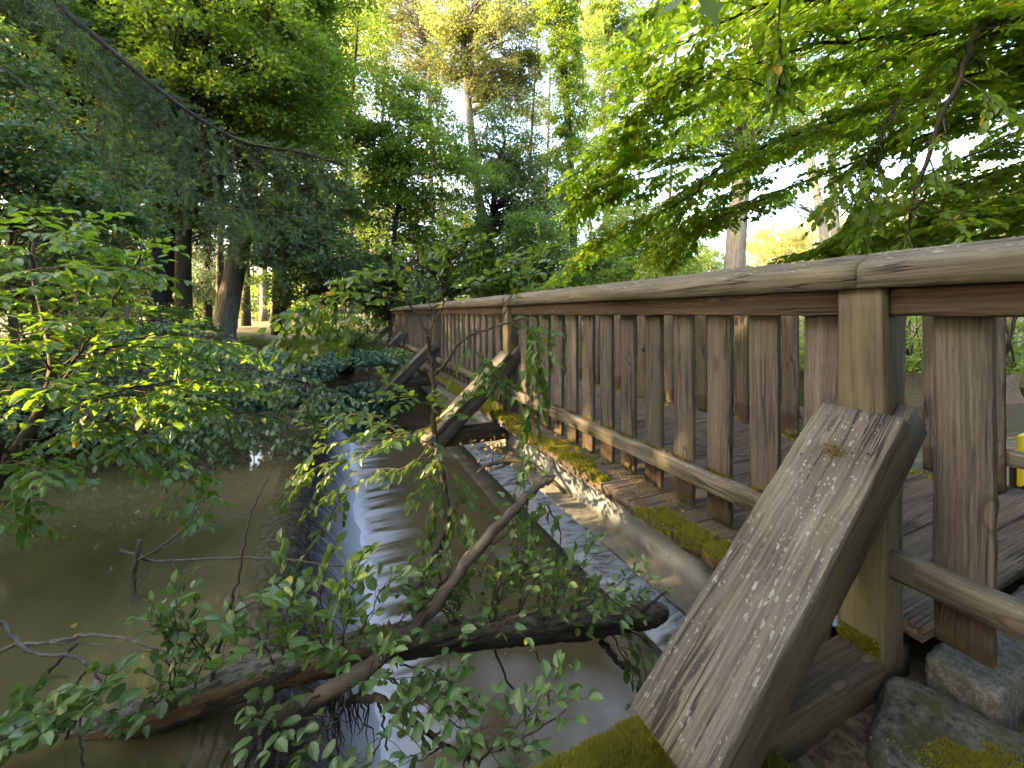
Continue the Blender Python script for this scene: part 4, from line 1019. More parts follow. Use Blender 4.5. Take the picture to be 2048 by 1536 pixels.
    for q in range(26):
        x = rnd(650, 740); p0 = at(x, rnd(1370,1400), 1.40); l = rnd(.08, .24)
        k = np.linspace(0, 1, 6)[:,None]; tw.append((wiggle(p0+np.array([rnd(-.03,.03), rnd(-.03,.03), -l])*k, .008), np.linspace(.004, .001, 6)))
    link('torn_roots', tube_mesh('torn_roots', tw, 5), M_TWIG, root)
def log_mat():
    t = NT('peeling_log'); g = t.attr('gc').outputs['Vector']; geo = t.n('NewGeometry')
    nz = t.n('SeparateXYZ', inp={0: geo.outputs['Normal']}).outputs[2]
    n = t.noise(t.mapping(g, (6, 40, 40)), 1, 6, .65); b = t.noise(t.mapping(g, (1.6, 9, 9)), 1, 4, .55, .8); sp = t.noise(t.mapping(g, (30, 60, 60)), 1, 4, .6)
    bark = t.ramp(n, (.3, (.016,.013,.010,1)), (.65, (.065,.052,.038,1)))
    lich = t.math('MULTIPLY', t.sstep(nz, .25, .75), t.ramp(sp, (.40, 0), (.56, 1)))
    bark = t.mix(t.math('MULTIPLY', lich, .75), bark, (.17,.18,.13,1))
    core = t.ramp(n, (.3, (.055,.029,.013,1)), (.6, (.145,.088,.042,1)), (.8, (.27,.18,.085,1)))
    x = t.n('SeparateXYZ', inp={0: geo.outputs['Position']}).outputs[0]
    bare = t.math('MULTIPLY', t.ramp(t.math('ADD', b, t.math('MULTIPLY', t.math('SUBTRACT', n, .5), .35)), (.49, 0), (.52, 1)), t.math('SUBTRACT', 1, t.sstep(x, -.05, .25)))
    bare = t.math('MULTIPLY', bare, t.math('SUBTRACT', 1, t.sstep(nz, .55, .8)))
    col = t.mix(bare, bark, core)
    h = t.math('SUBTRACT', t.math('ADD', n, t.math('MULTIPLY', sp, .4)), t.math('MULTIPLY', bare, .8))
    return t.done(t.principled(col, .75, .35, t.bump(h, 1.0, .03)))
M_LOG = log_mat()
M_LIMB = bark_mat('limb_bark', (.020,.016,.013,1), (.085,.070,.055,1), (.15,.12,.085,1), 12, 60, .9, .006, .7)
fallen()

# --- sapling rising from the fall in front of the bridge
def sapling():
    base = at(855, 1145, 1.95)
    root = empty('elm_sapling', tuple(base), 'slender crooked sapling with sparse leaves standing in front of the second strut', 'sapling')
    a = Acc()
    def tb(p, r0, r1):
        Q = wiggle(smooth_line(pts(*p), 6), .004); a.tubes.append((Q, np.linspace(r0, r1, len(Q)))); return Q
    tb([(815,1215,1.72),(845,1160,1.78),(862,1120,1.82),(888,1060,1.88),(893,1000,1.93),(884,950,1.97),(872,890,2.0),(868,830,2.03),(865,760,2.06),(858,690,2.08),(853,670,2.08)], .019, .010)
    tb([(853,670,2.08),(835,632,2.1),(808,606,2.1),(770,592,2.1),(720,588,2.1),(660,600,2.1),(640,620,2.1)], .007, .002)
    tb([(853,670,2.08),(872,640,2.1),(886,610,2.12),(884,585,2.13),(880,560,2.14)], .006, .002)
    tb([(866,752,2.06),(890,728,2.05),(915,690,2.03),(940,672,2.02),(990,652,2.0),(1030,640,1.98),(1060,632,1.98)], .010, .003)
    tb([(1000,650,2.0),(1020,600,2.0),(1030,545,2.0),(1025,500,2.0),(1030,470,2.0)], .004, .0015)
    def s(p, leaf=.055, sub=.24, gap=.034, r=.003, order=1, gmin=.036, **k):
        leaf = max(leaf, .055); gap = min(gap, gmin)
        kw = dict(droop=.16, spacing=.03, tilt=.42, t0=.05, updir=.05); kw.update(k)
        grow(a, wiggle(smooth_line(pts(*p), 5), .004), r, order, gap, sub, leaf, **kw)
    for p in [[(808,606,2.1),(770,592,2.1),(720,588,2.1),(670,600,2.1),(620,640,2.1),(580,690,2.1)], [(720,590,2.1),(690,640,2.1),(640,690,2.1),(600,710,2.1)],
              [(835,632,2.1),(790,560,2.1),(740,540,2.1),(690,560,2.1)], [(870,640,2.1),(850,570,2.1),(830,520,2.1),(790,500,2.1)],
              [(884,590,2.12),(900,540,2.12),(930,500,2.1),(960,480,2.1)], [(900,600,2.1),(960,560,2.08),(1000,530,2.05),(1040,520,2.0)],
              [(1000,620,2.0),(1040,570,2.0),(1070,540,2.0),(1090,500,2.0)], [(990,650,2.0),(1050,650,1.97),(1070,700,1.96),(1075,760,1.95)],
              [(940,672,2.02),(960,720,2.0),(990,750,1.98),(1010,770,1.97)], [(1050,640,1.97),(1075,700,1.95),(1065,800,1.94),(1055,850,1.93)],
              [(868,830,2.03),(840,800,2.0),(800,790,1.97),(770,760,1.95)], [(868,850,2.03),(900,820,2.0),(930,800,1.98),(960,760,1.96)],
              [(872,890,2.0),(840,880,1.95),(790,870,1.9),(740,850,1.88)], [(884,960,1.97),(870,990,1.93),(880,1030,1.9),(870,1060,1.88)],
              [(888,930,1.98),(900,960,1.95),(915,1000,1.93),(910,1040,1.9)], [(890,900,1.98),(870,930,1.95),(850,960,1.93)],
              [(880,560,2.14),(870,520,2.15),(890,480,2.15),(920,450,2.15)], [(660,600,2.1),(620,610,2.1),(580,640,2.1),(560,680,2.1)]]: s(p)
    # long spray trailing over the fall
    for p in [[(868,850,2.03),(800,870,2.1),(740,900,2.2),(690,920,2.25),(650,960,2.3),(620,1010,2.3)], [(800,870,2.1),(750,830,2.2),(700,830,2.3),(650,860,2.4),(620,850,2.5)],
              [(870,880,2.0),(820,930,2.05),(760,940,2.1),(700,960,2.15),(650,1000,2.2)], [(740,900,2.2),(690,880,2.3),(640,900,2.35),(590,950,2.4)],
              [(700,940,2.2),(680,990,2.2),(660,1040,2.2),(640,1060,2.2)], [(690,920,2.25),(640,930,2.3),(590,970,2.35),(560,1010,2.4)]]: s(p, .05, .17, .06, updir=-.05, gmin=.058)
    finish(a, root, 'leaves', M_SAP, M_TWIG, T_NEAR, ratio=.54, sides=7)
    # dry hanging seed bunches
    tw = []
    for x, y in ((735,668),(690,690),(720,720),(762,690),(775,700),(752,670)):
        p0 = at(x, y-30, 2.1); k = np.linspace(0, 1, 4)[:,None]; link('seed_bunch', tube_mesh('seed_bunch', [(p0+np.array([0,0,-.075])*k, np.array([.001,.001,.005,.002]))], 5), M_TWIG, root)
M_SAP = leaf_mat('sapling_leaf', (.040,.085,.022,1), (.080,.145,.035,1), (.20,.32,.03,1), .42, .38, .5, odd=(.012, YEL))
sapling()

# --- dead sticks in the pool
M_FLOAT = leaf_mat('floating_leaf', (.12,.08,.015,1), (.34,.24,.03,1), (.2,.15,.02,1), .1)
def sticks():
    def tb(p, r0, r1): 
        Q = wiggle(smooth_line(pts(*p), 6), .002); return (Q, np.linspace(r0, r1, len(Q)))
    base = atz(272, 1205, Z_UP)
    root = empty('dead_branch', tuple(base), 'bare dead forked branch standing upright out of the pool', 'branch')
    d = 2.02
    tw = [tb([(280,1080,d),(272,1120,d),(265,1160,d),(268,1190,d),(278,1222,d)], .010, .017)]
    tw[0][1][:] = np.interp(np.linspace(0,1,len(tw[0][1])), [0,.4,1], [.009,.013,.016])
    tw += [tb([(275,1120,d),(320,1095,2.06),(370,1055,2.12),(395,1015,2.18),(408,995,2.2)], .007, .0035),
           tb([(240,1100,2.02),(270,1110,2.04),(310,1122,2.1),(400,1118,2.12),(480,1115,2.14),(560,1118,2.16),(640,1128,2.17),(718,1136,2.16)], .008, .004),
           tb([(395,1028,2.16),(440,1027,2.2),(490,1035,2.2),(530,1030,2.2),(600,1034,2.2)], .003, .001),
           tb([(405,1003,2.2),(460,990,2.24),(520,987,2.28),(580,985,2.3)], .0025, .001),
           tb([(310,1106,2.06),(350,1085,2.1),(390,1065,2.14),(450,1045,2.2)], .005, .002),
           tb([(345,1122,2.1),(360,1140,2.08),(400,1135,2.08),(455,1118,2.08)], .0025, .0012),
           tb([(290,1125,2.03),(295,1145,2.03),(282,1165,2.02),(275,1185,2.02)], .003, .0015),
           tb([(392,1020,2.16),(430,1000,2.18),(395,1060,2.2)], .0015, .001), tb([(240,1100,2.02),(243,1095,2.02)], .004, .002)]
    link('branches', tube_mesh('branches', tw, 8, rough=.16), M_TWIG_DRY, root)
    base = atz(60, 1390, Z_UP)
    root2 = empty('bare_branch', tuple(base), 'thin grey leafless branch arching across the lower left corner', 'branch')
    d = 1.32
    t2 = [tb([(-60,1200,1.3),(0,1242,d),(30,1280,d),(70,1305,d),(140,1312,1.33),(170,1325,1.33),(195,1350,1.33),(212,1378,1.33)], .008, .003),
          tb([(-30,1325,1.3),(20,1293,d),(90,1285,1.33),(160,1272,1.35),(230,1273,1.36),(290,1290,1.36),(340,1305,1.36),(392,1322,1.36)], .007, .002),
          tb([(100,1285,1.33),(180,1287,1.35),(240,1300,1.36),(305,1302,1.36)], .003, .0015),
          tb([(178,1336,1.33),(155,1365,1.33),(162,1420,1.31),(160,1480,1.29),(168,1550,1.27)], .0045, .003),
          tb([(310,1300,1.36),(330,1320,1.36),(380,1330,1.36)], .002, .001), tb([(160,1380,1.33),(135,1360,1.33),(130,1350,1.33)], .002, .001)]
    link('branches', tube_mesh('branches', t2, 7, rough=.1), M_TWIG_DRY, root2)
    base = atz(70, 1385, Z_UP)
    root3 = empty('rotten_branch', tuple(base), 'dark rotten stick slanting half sunk in the pool behind the grey branch', 'branch')
    link('stick', tube_mesh('stick', [tb([(155,1285,1.62),(120,1320,1.6),(90,1350,1.58),(60,1390,1.54),(10,1430,1.50)], .006, .012)], 8, rough=.2), M_TWIG, root3)
    base = np.array([-2.6, 1.6, -1.25])
    r4 = empty('hanging_twig', tuple(base), 'thin bare twig hanging from the left shrub down towards the water', 'twig')
    t4 = [tb([(45,870,2.3),(38,930,2.25),(58,980,2.2),(55,1040,2.2),(40,1110,2.2)], .004, .0015), tb([(57,985,2.2),(55,1045,2.2),(70,1070,2.2),(110,1085,2.2)], .0025, .001),
          tb([(60,980,2.2),(95,965,2.2),(118,985,2.2),(135,997,2.2)], .002, .001)]
    link('twig', tube_mesh('twig', t4, 6), M_TWIG, r4)
    base = atz(985, 935, Z_RAP); base = np.array([1.9, 3.3, -2.0])
    r5 = empty('driftwood', tuple(base), 'dark forked driftwood caught on the sill below the girder', 'driftwood')
    D = 2.95
    t5 = [tb([(955,945,D),(975,930,D),(1000,925,D),(1035,920,D),(1060,928,D)], .010, .022), tb([(978,944,D),(1000,935,D),(1020,925,D)], .006, .012), tb([(980,940,D),(985,915,D),(988,890,D)], .008, .005),
          tb([(1060,928,D),(1090,950,2.9),(1130,985,2.8)], .02, .012)]
    link('limb', tube_mesh('limb', t5, 8, rough=.15), M_BARK, r5)
    n = 90; P = at(1000, 895, 3.1)+RNG.normal(0, 1, (n,3))*[.16,.18,.05]
    props(link('dead_leaves', leaf_mesh('dead_leaves', P, RNG.normal(0,1,(n,3)), RNG.normal(0,.5,(n,3))+[0,0,1], .04, .022, T_MID), M_DEAD), kind='stuff')
    n = 70; X = np.concatenate([RNG.uniform(-3.6, -.6, 45), RNG.normal(-1.75, .12, 25)]); Y = np.concatenate([RNG.uniform(1.4, 6.0, 45), RNG.normal(2.0, .15, 25)])
    P = np.stack([X, Y, np.full(n, Z_UP+.004)], 1)
    props(link('floating_leaves', leaf_mesh('floating_leaves', P, RNG.normal(0,1,(n,3))*[1,1,.05], RNG.normal(0,.1,(n,3))+[0,0,1], RNG.uniform(.02,.055,n), RNG.uniform(.012,.03,n), T_NEAR), M_FLOAT), kind='stuff')
    # leaves lying on the deck and the near ground
    n = 420; P = np.stack([1.42+RNG.random(n)*1.9, .62+RNG.random(n)**1.5*7, np.full(n, DECK+.006)], 1)
    m = 260; P2 = np.stack([1.0+RNG.random(m)*1.6, -.2+RNG.random(m)*.8, np.full(m, -1.125)], 1); P = np.concatenate([P, P2])
    props(link('fallen_leaves', leaf_mesh('fallen_leaves', P, RNG.normal(0,1,(n+m,3))*[1,1,.1], RNG.normal(0,.25,(n+m,3))+[0,0,1], RNG.uniform(.012,.035,n+m), RNG.uniform(.008,.018,n+m), T_MID), M_DEAD), kind='stuff')
sticks()
# ------------------------------------------------------------------ woodland
def disc_crown(centers, dirs, R, npd, leaf, droop=.25, thick=.12, tilt=.45):
    """flat leafy sprays: centers (k,3), outward dirs (k,3), radius R (k)"""
    k = len(centers); n = k*npd; R = np.repeat(R, npd)
    C = np.repeat(centers, npd, 0); O = np.repeat(dirs, npd, 0)
    r = R*np.sqrt(RNG.random(n)); a = RNG.random(n)*2*np.pi
    off = np.stack([r*np.cos(a), r*np.sin(a)*.8, RNG.normal(0, 1, n)*thick*R - droop*r*r/np.maximum(R, .01)], 1)
    # tilt each spray a little outward/downward
    off[:,2] -= (off*O).sum(1)*.25
    D = nrm(np.stack([np.cos(a), np.sin(a), np.full(n, -.35)], 1)*.6+O*.4+RNG.normal(0, .45, (n,3)))
    N = RNG.normal(0, tilt, (n,3))+[0,0,1.]
    return C+off, D, N, leaf*RNG.uniform(.65, 1.25, n)
def limbs_to(trunk, centers, rt, every=1, rmin=.006):
    out = []
    H = trunk[:,2]
    for c in centers[::every]:
        z = c[2]-.35*np.linalg.norm(c[:2]-np.array([np.interp(c[2], H, trunk[:,0]), np.interp(c[2], H, trunk[:,1])]))
        z = min(max(z, H[0]+.25*(H[-1]-H[0])), H[-1]); p = np.array([np.interp(z, H, trunk[:,0]), np.interp(z, H, trunk[:,1]), z])
        m = 6; k = np.linspace(0, 1, m)[:,None]; d = np.linalg.norm(c-p)
        S = p*(1-k)+c*k+np.array([0,0,.12])*d*np.sin(k*np.pi)*.6; S = wiggle(S, .02*d)
        out.append((S, np.linspace(max(rmin*1.5, min(.25*rt, .018*d+.004)), rmin*.5, m)))
    return out
def ellipsoid(n, c, r, shell=.5):
    v = nrm(RNG.normal(0, 1, (n,3))); s = RNG.random(n)**(1/3.)*(1-shell)+shell*RNG.random(n)**.3
    return c+v*s[:,None]*r, v
TREES = []
def tree(name, label, cat, base, line, r0, r1, crowns, bark, leafm, leaf=.09, ratio=.62, npd=90, T=T_MID, group=None, limb_every=2, sides=9, disc=(.35,.75), kind='disc', crownname='crown'):
    """base/line: (px, py, depth); crowns: (px, py, rx, ry, depth, number of sprays)"""
    L = pts(*line); b = at(*base); b[2] = min(b[2], L[0][2]); L = np.vstack([b, L]); TR = smooth_line(L, 6)
    root = empty(name, tuple(b), label, cat, group)
    tubes = [(TR, np.linspace(r0, r1, len(TR)))]
    tubes[0][1][:2] *= (1.25, 1.1)
    PP, DD, NN, LL = [], [], [], []; cs = []
    for cx, cy, rx, ry, d, k in crowns:
        k = int(k*1.7)
        c = at(cx, cy, d); sx, sz = rx*d/F, ry*d/F
        k = int(k*1.5); ns = max(5, k//6); SC, _ = ellipsoid(ns, c, np.array([sx, sx, sz]), .3); per = max(2, int(k*.6)//ns)
        rs = RNG.uniform(.20, .42, ns)
        C = np.concatenate([ellipsoid(per, SC[i], np.array([sx, sx, sz])*rs[i], .2)[0] for i in range(ns)]+[ellipsoid(int(k*.4), c, np.array([sx, sx, sz])*1.08, .35)[0]])
        k = len(C); O = nrm(C-c); O[:,2] *= .3; O = nrm(O)
        R = RNG.uniform(disc[0], disc[1], k)*min(1.0, max(.35, sx))*RNG.uniform(.45, .85, k)
        P, D, N, l = disc_crown(C, O, R, int(npd*.95), leaf, .45, .26, .6)
        PP.append(P); DD.append(D); NN.append(N); LL.append(l); cs.append(C)
    if limb_every:
        tubes += limbs_to(TR, np.concatenate(cs), r0, limb_every)
    link('trunk', tube_mesh('trunk', tubes[:1], 14, rough=.10), bark, root)
    if len(tubes) > 8: link('limbs', tube_mesh('limbs', tubes[1:], 5), bark, root)
    l = np.concatenate(LL)
    link(crownname, leaf_mesh(crownname, np.concatenate(PP), np.concatenate(DD), np.concatenate(NN), l, l*ratio, T), leafm, root)
    TREES.append(name); return root
def spruce(label, px, d, h, spread, dens=1.0, group=None, zb=BANK):
    b = at(px, HZ, d); b[2] = zb
    root = empty('spruce_tree', tuple(b), label, 'spruce', group)
    tr = np.stack([b+np.array([0,0,z]) for z in np.linspace(-.1, h, 12)])
    link('trunk', tube_mesh('trunk', [(tr, np.linspace(h*.016, .02, 12))], 10, rough=.1), M_BARK_DARK, root)
    P, D, N, tubes = [], [], [], []
    nb = int(h*9*dens)
    for i in range(nb):
        t = (i+random.random())/nb; z = h*(.12+.86*t); L = spread*(1-t)**.75*random.uniform(.6, 1.1)+.2
        a = random.random()*6.283; o = np.array([math.cos(a), math.sin(a), 0.])
        m = 7; k = np.linspace(0, 1, m)[:,None]
        S = b+np.array([0,0,z])+o*L*k+np.array([0,0,1.])*(-.35*L*k+.18*L*k**2)
        tubes.append((S, np.linspace(.03*(1-t)+.008, .004, m)))
        n = int(150*L*dens)+30; u = RNG.random(n); q = S[0]*(1-u)[:,None]+S[-1]*u[:,None]; q[:,2] += -.35*L*u*0 
        side = np.cross(o, [0,0,1.]); w = (RNG.random(n)-.5)*2*(.15+.35*L*(1-u*.7))*.7
        hang = RNG.random(n)**1.3*.45*(.3+.5*L/spread)
        p = q+side*w[:,None]; p[:,2] -= hang+np.abs(w)*.25
        P.append(p); D.append(np.stack([o[0]*.4+RNG.normal(0,.35,n), o[1]*.4+RNG.normal(0,.35,n), np.full(n, -.8)], 1)); N.append(RNG.normal(0,1,(n,3)))
    link('limbs', tube_mesh('limbs', tubes, 5), M_BARK_DARK, root)
    P = np.concatenate(P); n = len(P)
    link('needles', leaf_mesh('needles', P, np.concatenate(D), np.concatenate(N), RNG.uniform(.10,.24,n), RNG.uniform(.02,.045,n), T_MID), M_NEEDLE, root)
    return root
G_B = 'trees on the far bank'
# left-hand wood
tree('maple_tree', 'tall maple with bright green layered crown behind the spruce bough', 'tree', (312,690,9.5), [(312,500,9.5),(318,250,9.5),(310,0,9.5),(300,-350,9.5)], .17, .07,
     [(470,110,170,150,9,64),(600,190,90,120,9.5,34),(430,-120,250,120,9,40),(620,20,60,110,10,20),(560,-40,60,60,9,10)], M_BARK_DARK, M_MAPLE, .095, .75, 120, group=G_B)
tree('hazel_tree', 'pale bluish hazel foliage hanging in drooping sprays at the left edge', 'tree', (40,760,6.5), [(20,560,6.5),(30,330,6.5),(60,120,6.6)], .06, .02,
     [(60,300,110,110,6.2,46),(170,400,90,70,6.2,34),(30,140,80,70,6.5,26),(150,520,100,50,6.5,22)], M_BARK, M_BLUE, .075, .75, 75, group=G_B)
tree('sapling_tree', 'slim grey sapling with thin smooth stem left of the big trunk', 'sapling', (258,720,8), [(250,560,8),(242,420,8),(236,300,8)], .045, .02, [(230,300,90,90,8,18),(300,420,60,60,8,10)], M_BARK_GREY, M_BLUE, .08, .7, 70, group='thin saplings on the left bank')
tree('sapling_tree', 'very thin pale dead sapling stem just left of the big trunk', 'sapling', (272,735,7.2), [(278,600,7.2),(284,480,7.2),(288,380,7.2)], .018, .008, [(300,360,60,50,7.2,8)], M_BARK_PALE, M_BLUE, .08, .7, 50, group='thin saplings on the left bank')
tree('oak_tree', 'thick dark furrowed trunk standing on the left bank', 'tree', (338,700,11), [(335,560,11),(332,420,11),(330,150,11),(320,-250,11)], .44, .26,
     [(330,300,190,140,11,60),(200,180,170,190,11.5,60),(300,20,200,120,11.5,50)], M_BARK_DARK, M_DARK, .10, .65, 110, group=G_B)
tree('oak_tree', 'brown trunk growing close beside the thick dark one', 'tree', (368,702,10.6), [(366,600,10.6),(368,450,10.6),(375,200,10.6),(380,-150,10.6)], .22, .12,
     [(400,330,110,90,10.6,26),(420,430,70,60,10.8,16)], M_BARK, M_BANKF, .095, .65, 90, group=G_B)
tree('ash_tree', 'grey trunk leaning to the right above the pool bank', 'tree', (447,690,10.8), [(452,640,10.8),(470,540,10.8),(482,470,10.8),(505,330,10.8),(530,120,10.8),(550,-150,10.8)], .30, .14,
     [(560,470,90,60,10.5,40),(620,400,100,70,10.8,34),(540,210,90,60,11,14),(680,520,70,40,10.5,22)], M_BARK_GREY, M_BLUE, .095, .75, 90, group=G_B)
for x, y, d, r, lab in ((440,655,19,.17,'reddish straight trunk just left of the leaning ash'), (492,652,22,.21,'straight brown trunk right of the leaning ash beside the path'), (528,642,29,.26,'straight grey trunk beyond the path'), (506,636,38,.10,'thin pale trunk in the far clearing between two straight trunks'), (548,648,24,.18,'dark ivy-edged trunk right of the clearing')):
    tree('pine_tree', lab, 'tree', (x,y,d), [(x,520,d),(x+2,350,d),(x+4,60,d)], r, r*.6, [(x+5,230,60,110,d,24),(x+30,60,80,90,d,18)], M_BARK if d < 25 else M_BARK_GREY, M_DARK, .16, .6, 80, group=G_B)
spruce('dark spruce filling the left background behind the hazel', 120, 13, 12, 2.6, 1.2, 'dark spruces in the left background')
spruce('dark spruce between the hazel and the thick oak trunk', 235, 16, 13, 2.6, 1.1, 'dark spruces in the left background')
spruce('tall dark spruce at the far left edge of the wood', -90, 11, 12, 2.4, 1.2, 'dark spruces in the left background')
spruce('dark spruce behind the leaning ash', 415, 20, 14, 2.4, 1.0, 'dark spruces in the left background')
tree('beech_tree', 'broad beech closing the canopy at the top left', 'tree', (560,670,14), [(560,450,14),(565,250,14),(570,60,14),(570,-200,14)], .22, .10,
     [(520,90,150,130,13.5,120),(620,250,90,110,13.5,70),(330,230,70,60,13.5,16),(640,60,60,100,14,50),(560,-60,200,80,13,60),(640,400,80,60,13.5,40)], M_BARK_DARK, M_MAPLE, .10, .75, 80, group=G_B)
tree('beech_tree', 'shaded beech whose crown fills the top left corner', 'tree', (170,700,10), [(165,450,10),(160,250,10),(150,60,10),(150,-200,10)], .2, .10,
     [(180,60,170,120,9.5,100),(60,-20,120,120,9,60),(280,200,120,110,10,60),(60,200,120,120,10,50),(240,-80,200,80,9,50)], M_BARK_DARK, M_BANKF, .095, .7, 80, group=G_B)
# middle
tree('birch_tree', 'slender sparse birch with light airy foliage against white sky', 'tree', (700,650,20), [(702,450,20),(700,250,20),(706,100,20),(712,-150,20)], .13, .05,
     [(715,60,70,100,20,90),(690,230,55,90,20,50),(730,330,50,70,20,28),(670,120,50,70,20,22)], M_BARK_GREY, M_LIME, .11, .7, 60, group=G_B)
tree('young_maple_tree', 'young bright green maple with tiered branches left of centre', 'tree', (775,640,12), [(788,480,12),(800,380,12),(815,290,12),(832,220,12),(845,165,12)], .075, .02,
     [(815,200,60,60,12,16),(830,285,110,60,12,36),(850,345,120,50,12,30),(790,400,90,50,12,22),(760,300,70,60,12,14)], M_BARK_DARK, M_MAPLE, .10, .78, 80, group=G_B)
tree('poplar_tree', 'tall slim trunk with dense olive crown top centre', 'tree', (985,650,17), [(975,480,17),(955,380,17),(940,240,17),(930,120,17),(922,0,17),(915,-200,17)], .22, .10,
     [(980,110,100,90,17,70),(930,30,100,60,17,36),(1040,20,50,40,17,22),(1050,130,40,40,17,16),(1010,180,70,40,17,30),(900,90,50,60,17,24),(960,-80,130,70,17,50)], M_BARK_GREY, M_OLIVE, .11, .6, 90, group=G_B)
tree('elm_tree', 'dark bluish round-headed tree right of centre', 'tree', (995,650,15), [(985,520,15),(985,420,15),(1000,330,15),(1010,280,15)], .14, .05,
     [(1000,300,90,70,15,60),(1030,390,120,70,15,80),(1010,480,110,60,15,50)], M_BARK_DARK, M_DARK, .10, .65, 100, group=G_B)
tree('birch_tree', 'pale straight trunk with thin olive foliage at the top centre', 'tree', (862,650,23), [(862,450,23),(860,250,23),(857,100,23),(853,-150,23)], .17, .10,
     [(830,30,100,70,23,90),(790,120,60,60,23,40),(760,20,70,50,23,40),(870,150,40,60,23,16)], M_BARK_PALE, M_OLIVE, .13, .6, 60, group=G_B)
r = tree('ivy_clad_tree', 'tall thin trunk wrapped in ivy against the white sky', 'tree', (1150,650,15), [(1146,450,15),(1138,280,15),(1128,140,15),(1118,0,15),(1112,-160,15)], .15, .10,
     [(1115,10,42,60,15,46),(1128,110,36,60,15,40),(1140,220,40,70,15,46),(1148,330,40,60,15,30),(1105,60,40,30,15,12)], M_BARK_DARK, M_MAPLE, .09, .75, 60, limb_every=3, disc=(.35,.7), group=G_B)
tree('lime_tree', 'pale yellowish far tree behind the ivy-clad trunk', 'tree', (1215,640,27), [(1212,450,27),(1208,250,27),(1205,60,27)], .2, .08,
     [(1205,130,70,110,27,110),(1170,30,60,60,27,50),(1240,30,60,60,27,50),(1230,290,60,90,27,40),(1190,400,60,60,27,30)], M_BARK_GREY, M_LIME, .15, .65, 70, group=G_B)
tree('lime_tree', 'bright yellowish-green far tree filling the gap left of centre', 'tree', (735,640,28), [(735,450,28),(735,250,28)], .2, .06,
     [(740,400,110,90,28,70),(690,480,100,70,28,50),(880,470,110,70,28,50),(900,360,60,60,28,26)], M_BARK_GREY, M_LIME, .16, .65, 70, group=G_B)
tree('hazel_tree', 'low bluish-green hazel beyond the path left of the bridge end', 'tree', (640,668,13), [(645,600,13),(650,520,13),(655,450,13)], .06, .02,
     [(650,500,90,50,12.6,46),(720,560,80,50,12.6,40),(610,560,60,50,13,22),(800,560,80,50,12.6,36)], M_BARK_DARK, M_BLUE, .095, .75, 85, group=G_B)
tree('maple_tree', 'mid green maple crowding the far bridge end', 'tree', (905,640,14), [(900,560,14),(895,500,14),(890,440,14)], .08, .03,
     [(880,500,110,60,13.5,56),(960,560,90,40,13.5,40),(820,600,80,40,13.5,34),(1080,560,100,40,13.5,44)], M_BARK_DARK, M_MAPLE, .095, .75, 85, group=G_B)
tree('elm_tree', 'dark leafy tree behind the middle of the handrail', 'tree', (1090,640,13), [(1090,560,13),(1085,500,13),(1080,430,13)], .09, .03,
     [(1080,470,90,60,13,40),(1150,530,90,50,13,40),(1040,540,70,40,13,24)], M_BARK_DARK, M_BANKF, .09, .65, 85, group=G_B)
tree('maple_tree', 'sunny green maple right of centre above the handrail', 'tree', (1260,640,14), [(1262,560,14),(1265,490,14),(1270,430,14)], .09, .03,
     [(1270,470,90,50,14,46),(1200,520,80,45,14,36),(1340,520,60,40,14,28)], M_BARK, M_LIME, .095, .75, 80, group=G_B)
for i, (x, y, d, lean, lab, mt, bk) in enumerate(((575,650,17,6,'slim trunk with layered leaves right of the leaning ash', M_MAPLE, M_BARK_DARK), (628,650,22,-4,'slender pale-leaved tree between the ash and the birch', M_LIME, M_BARK_GREY), (668,650,16,8,'thin dark stem with leafy tiers left of the birch', M_MAPLE, M_BARK_DARK),
        (745,650,24,5,'slim pale trunk right of the sparse birch', M_LIME, M_BARK_PALE), (900,650,25,-6,'thin trunk behind the poplar with airy leaves', M_OLIVE, M_BARK_GREY), (1040,650,22,6,'slim leafy tree right of the poplar', M_OLIVE, M_BARK_DARK), (1085,650,26,3,'slim tree left of the ivy-clad trunk', M_LIME, M_BARK_GREY),
        (1190,650,20,-5,'slim bright tree right of the ivy-clad trunk', M_LIME, M_BARK_GREY), (1260,650,24,6,'slender pale tree behind the overhanging branches', M_LIME, M_BARK_GREY), (1330,650,20,4,'slender leafy tree behind the middle handrail', M_MAPLE, M_BARK))):
    s_ = 20/d; cr = []
    for yy in ((560,470,390,300,210) if 1000 < x < 1110 or 700 < x < 780 else (560,480,400,320,240,150,60)):
        cr.append((x+lean*(650-yy)/100+random.uniform(-35,35)*s_, yy+random.uniform(-20,20), random.uniform(38,62)*s_, random.uniform(24,36)*s_, d+random.uniform(-.6,.6), int(random.uniform(10,16))))
    tree('slim_tree', lab, 'tree', (x,y,d), [(x+lean*1.5,500,d),(x+lean*3,350,d),(x+lean*4.5,200,d),(x+lean*6,40,d),(x+lean*7,-120,d)], .0045*d, .002*d, cr, bk, mt, .0052*d, .7, 75, group='slim trees in the middle of the wood', limb_every=0)
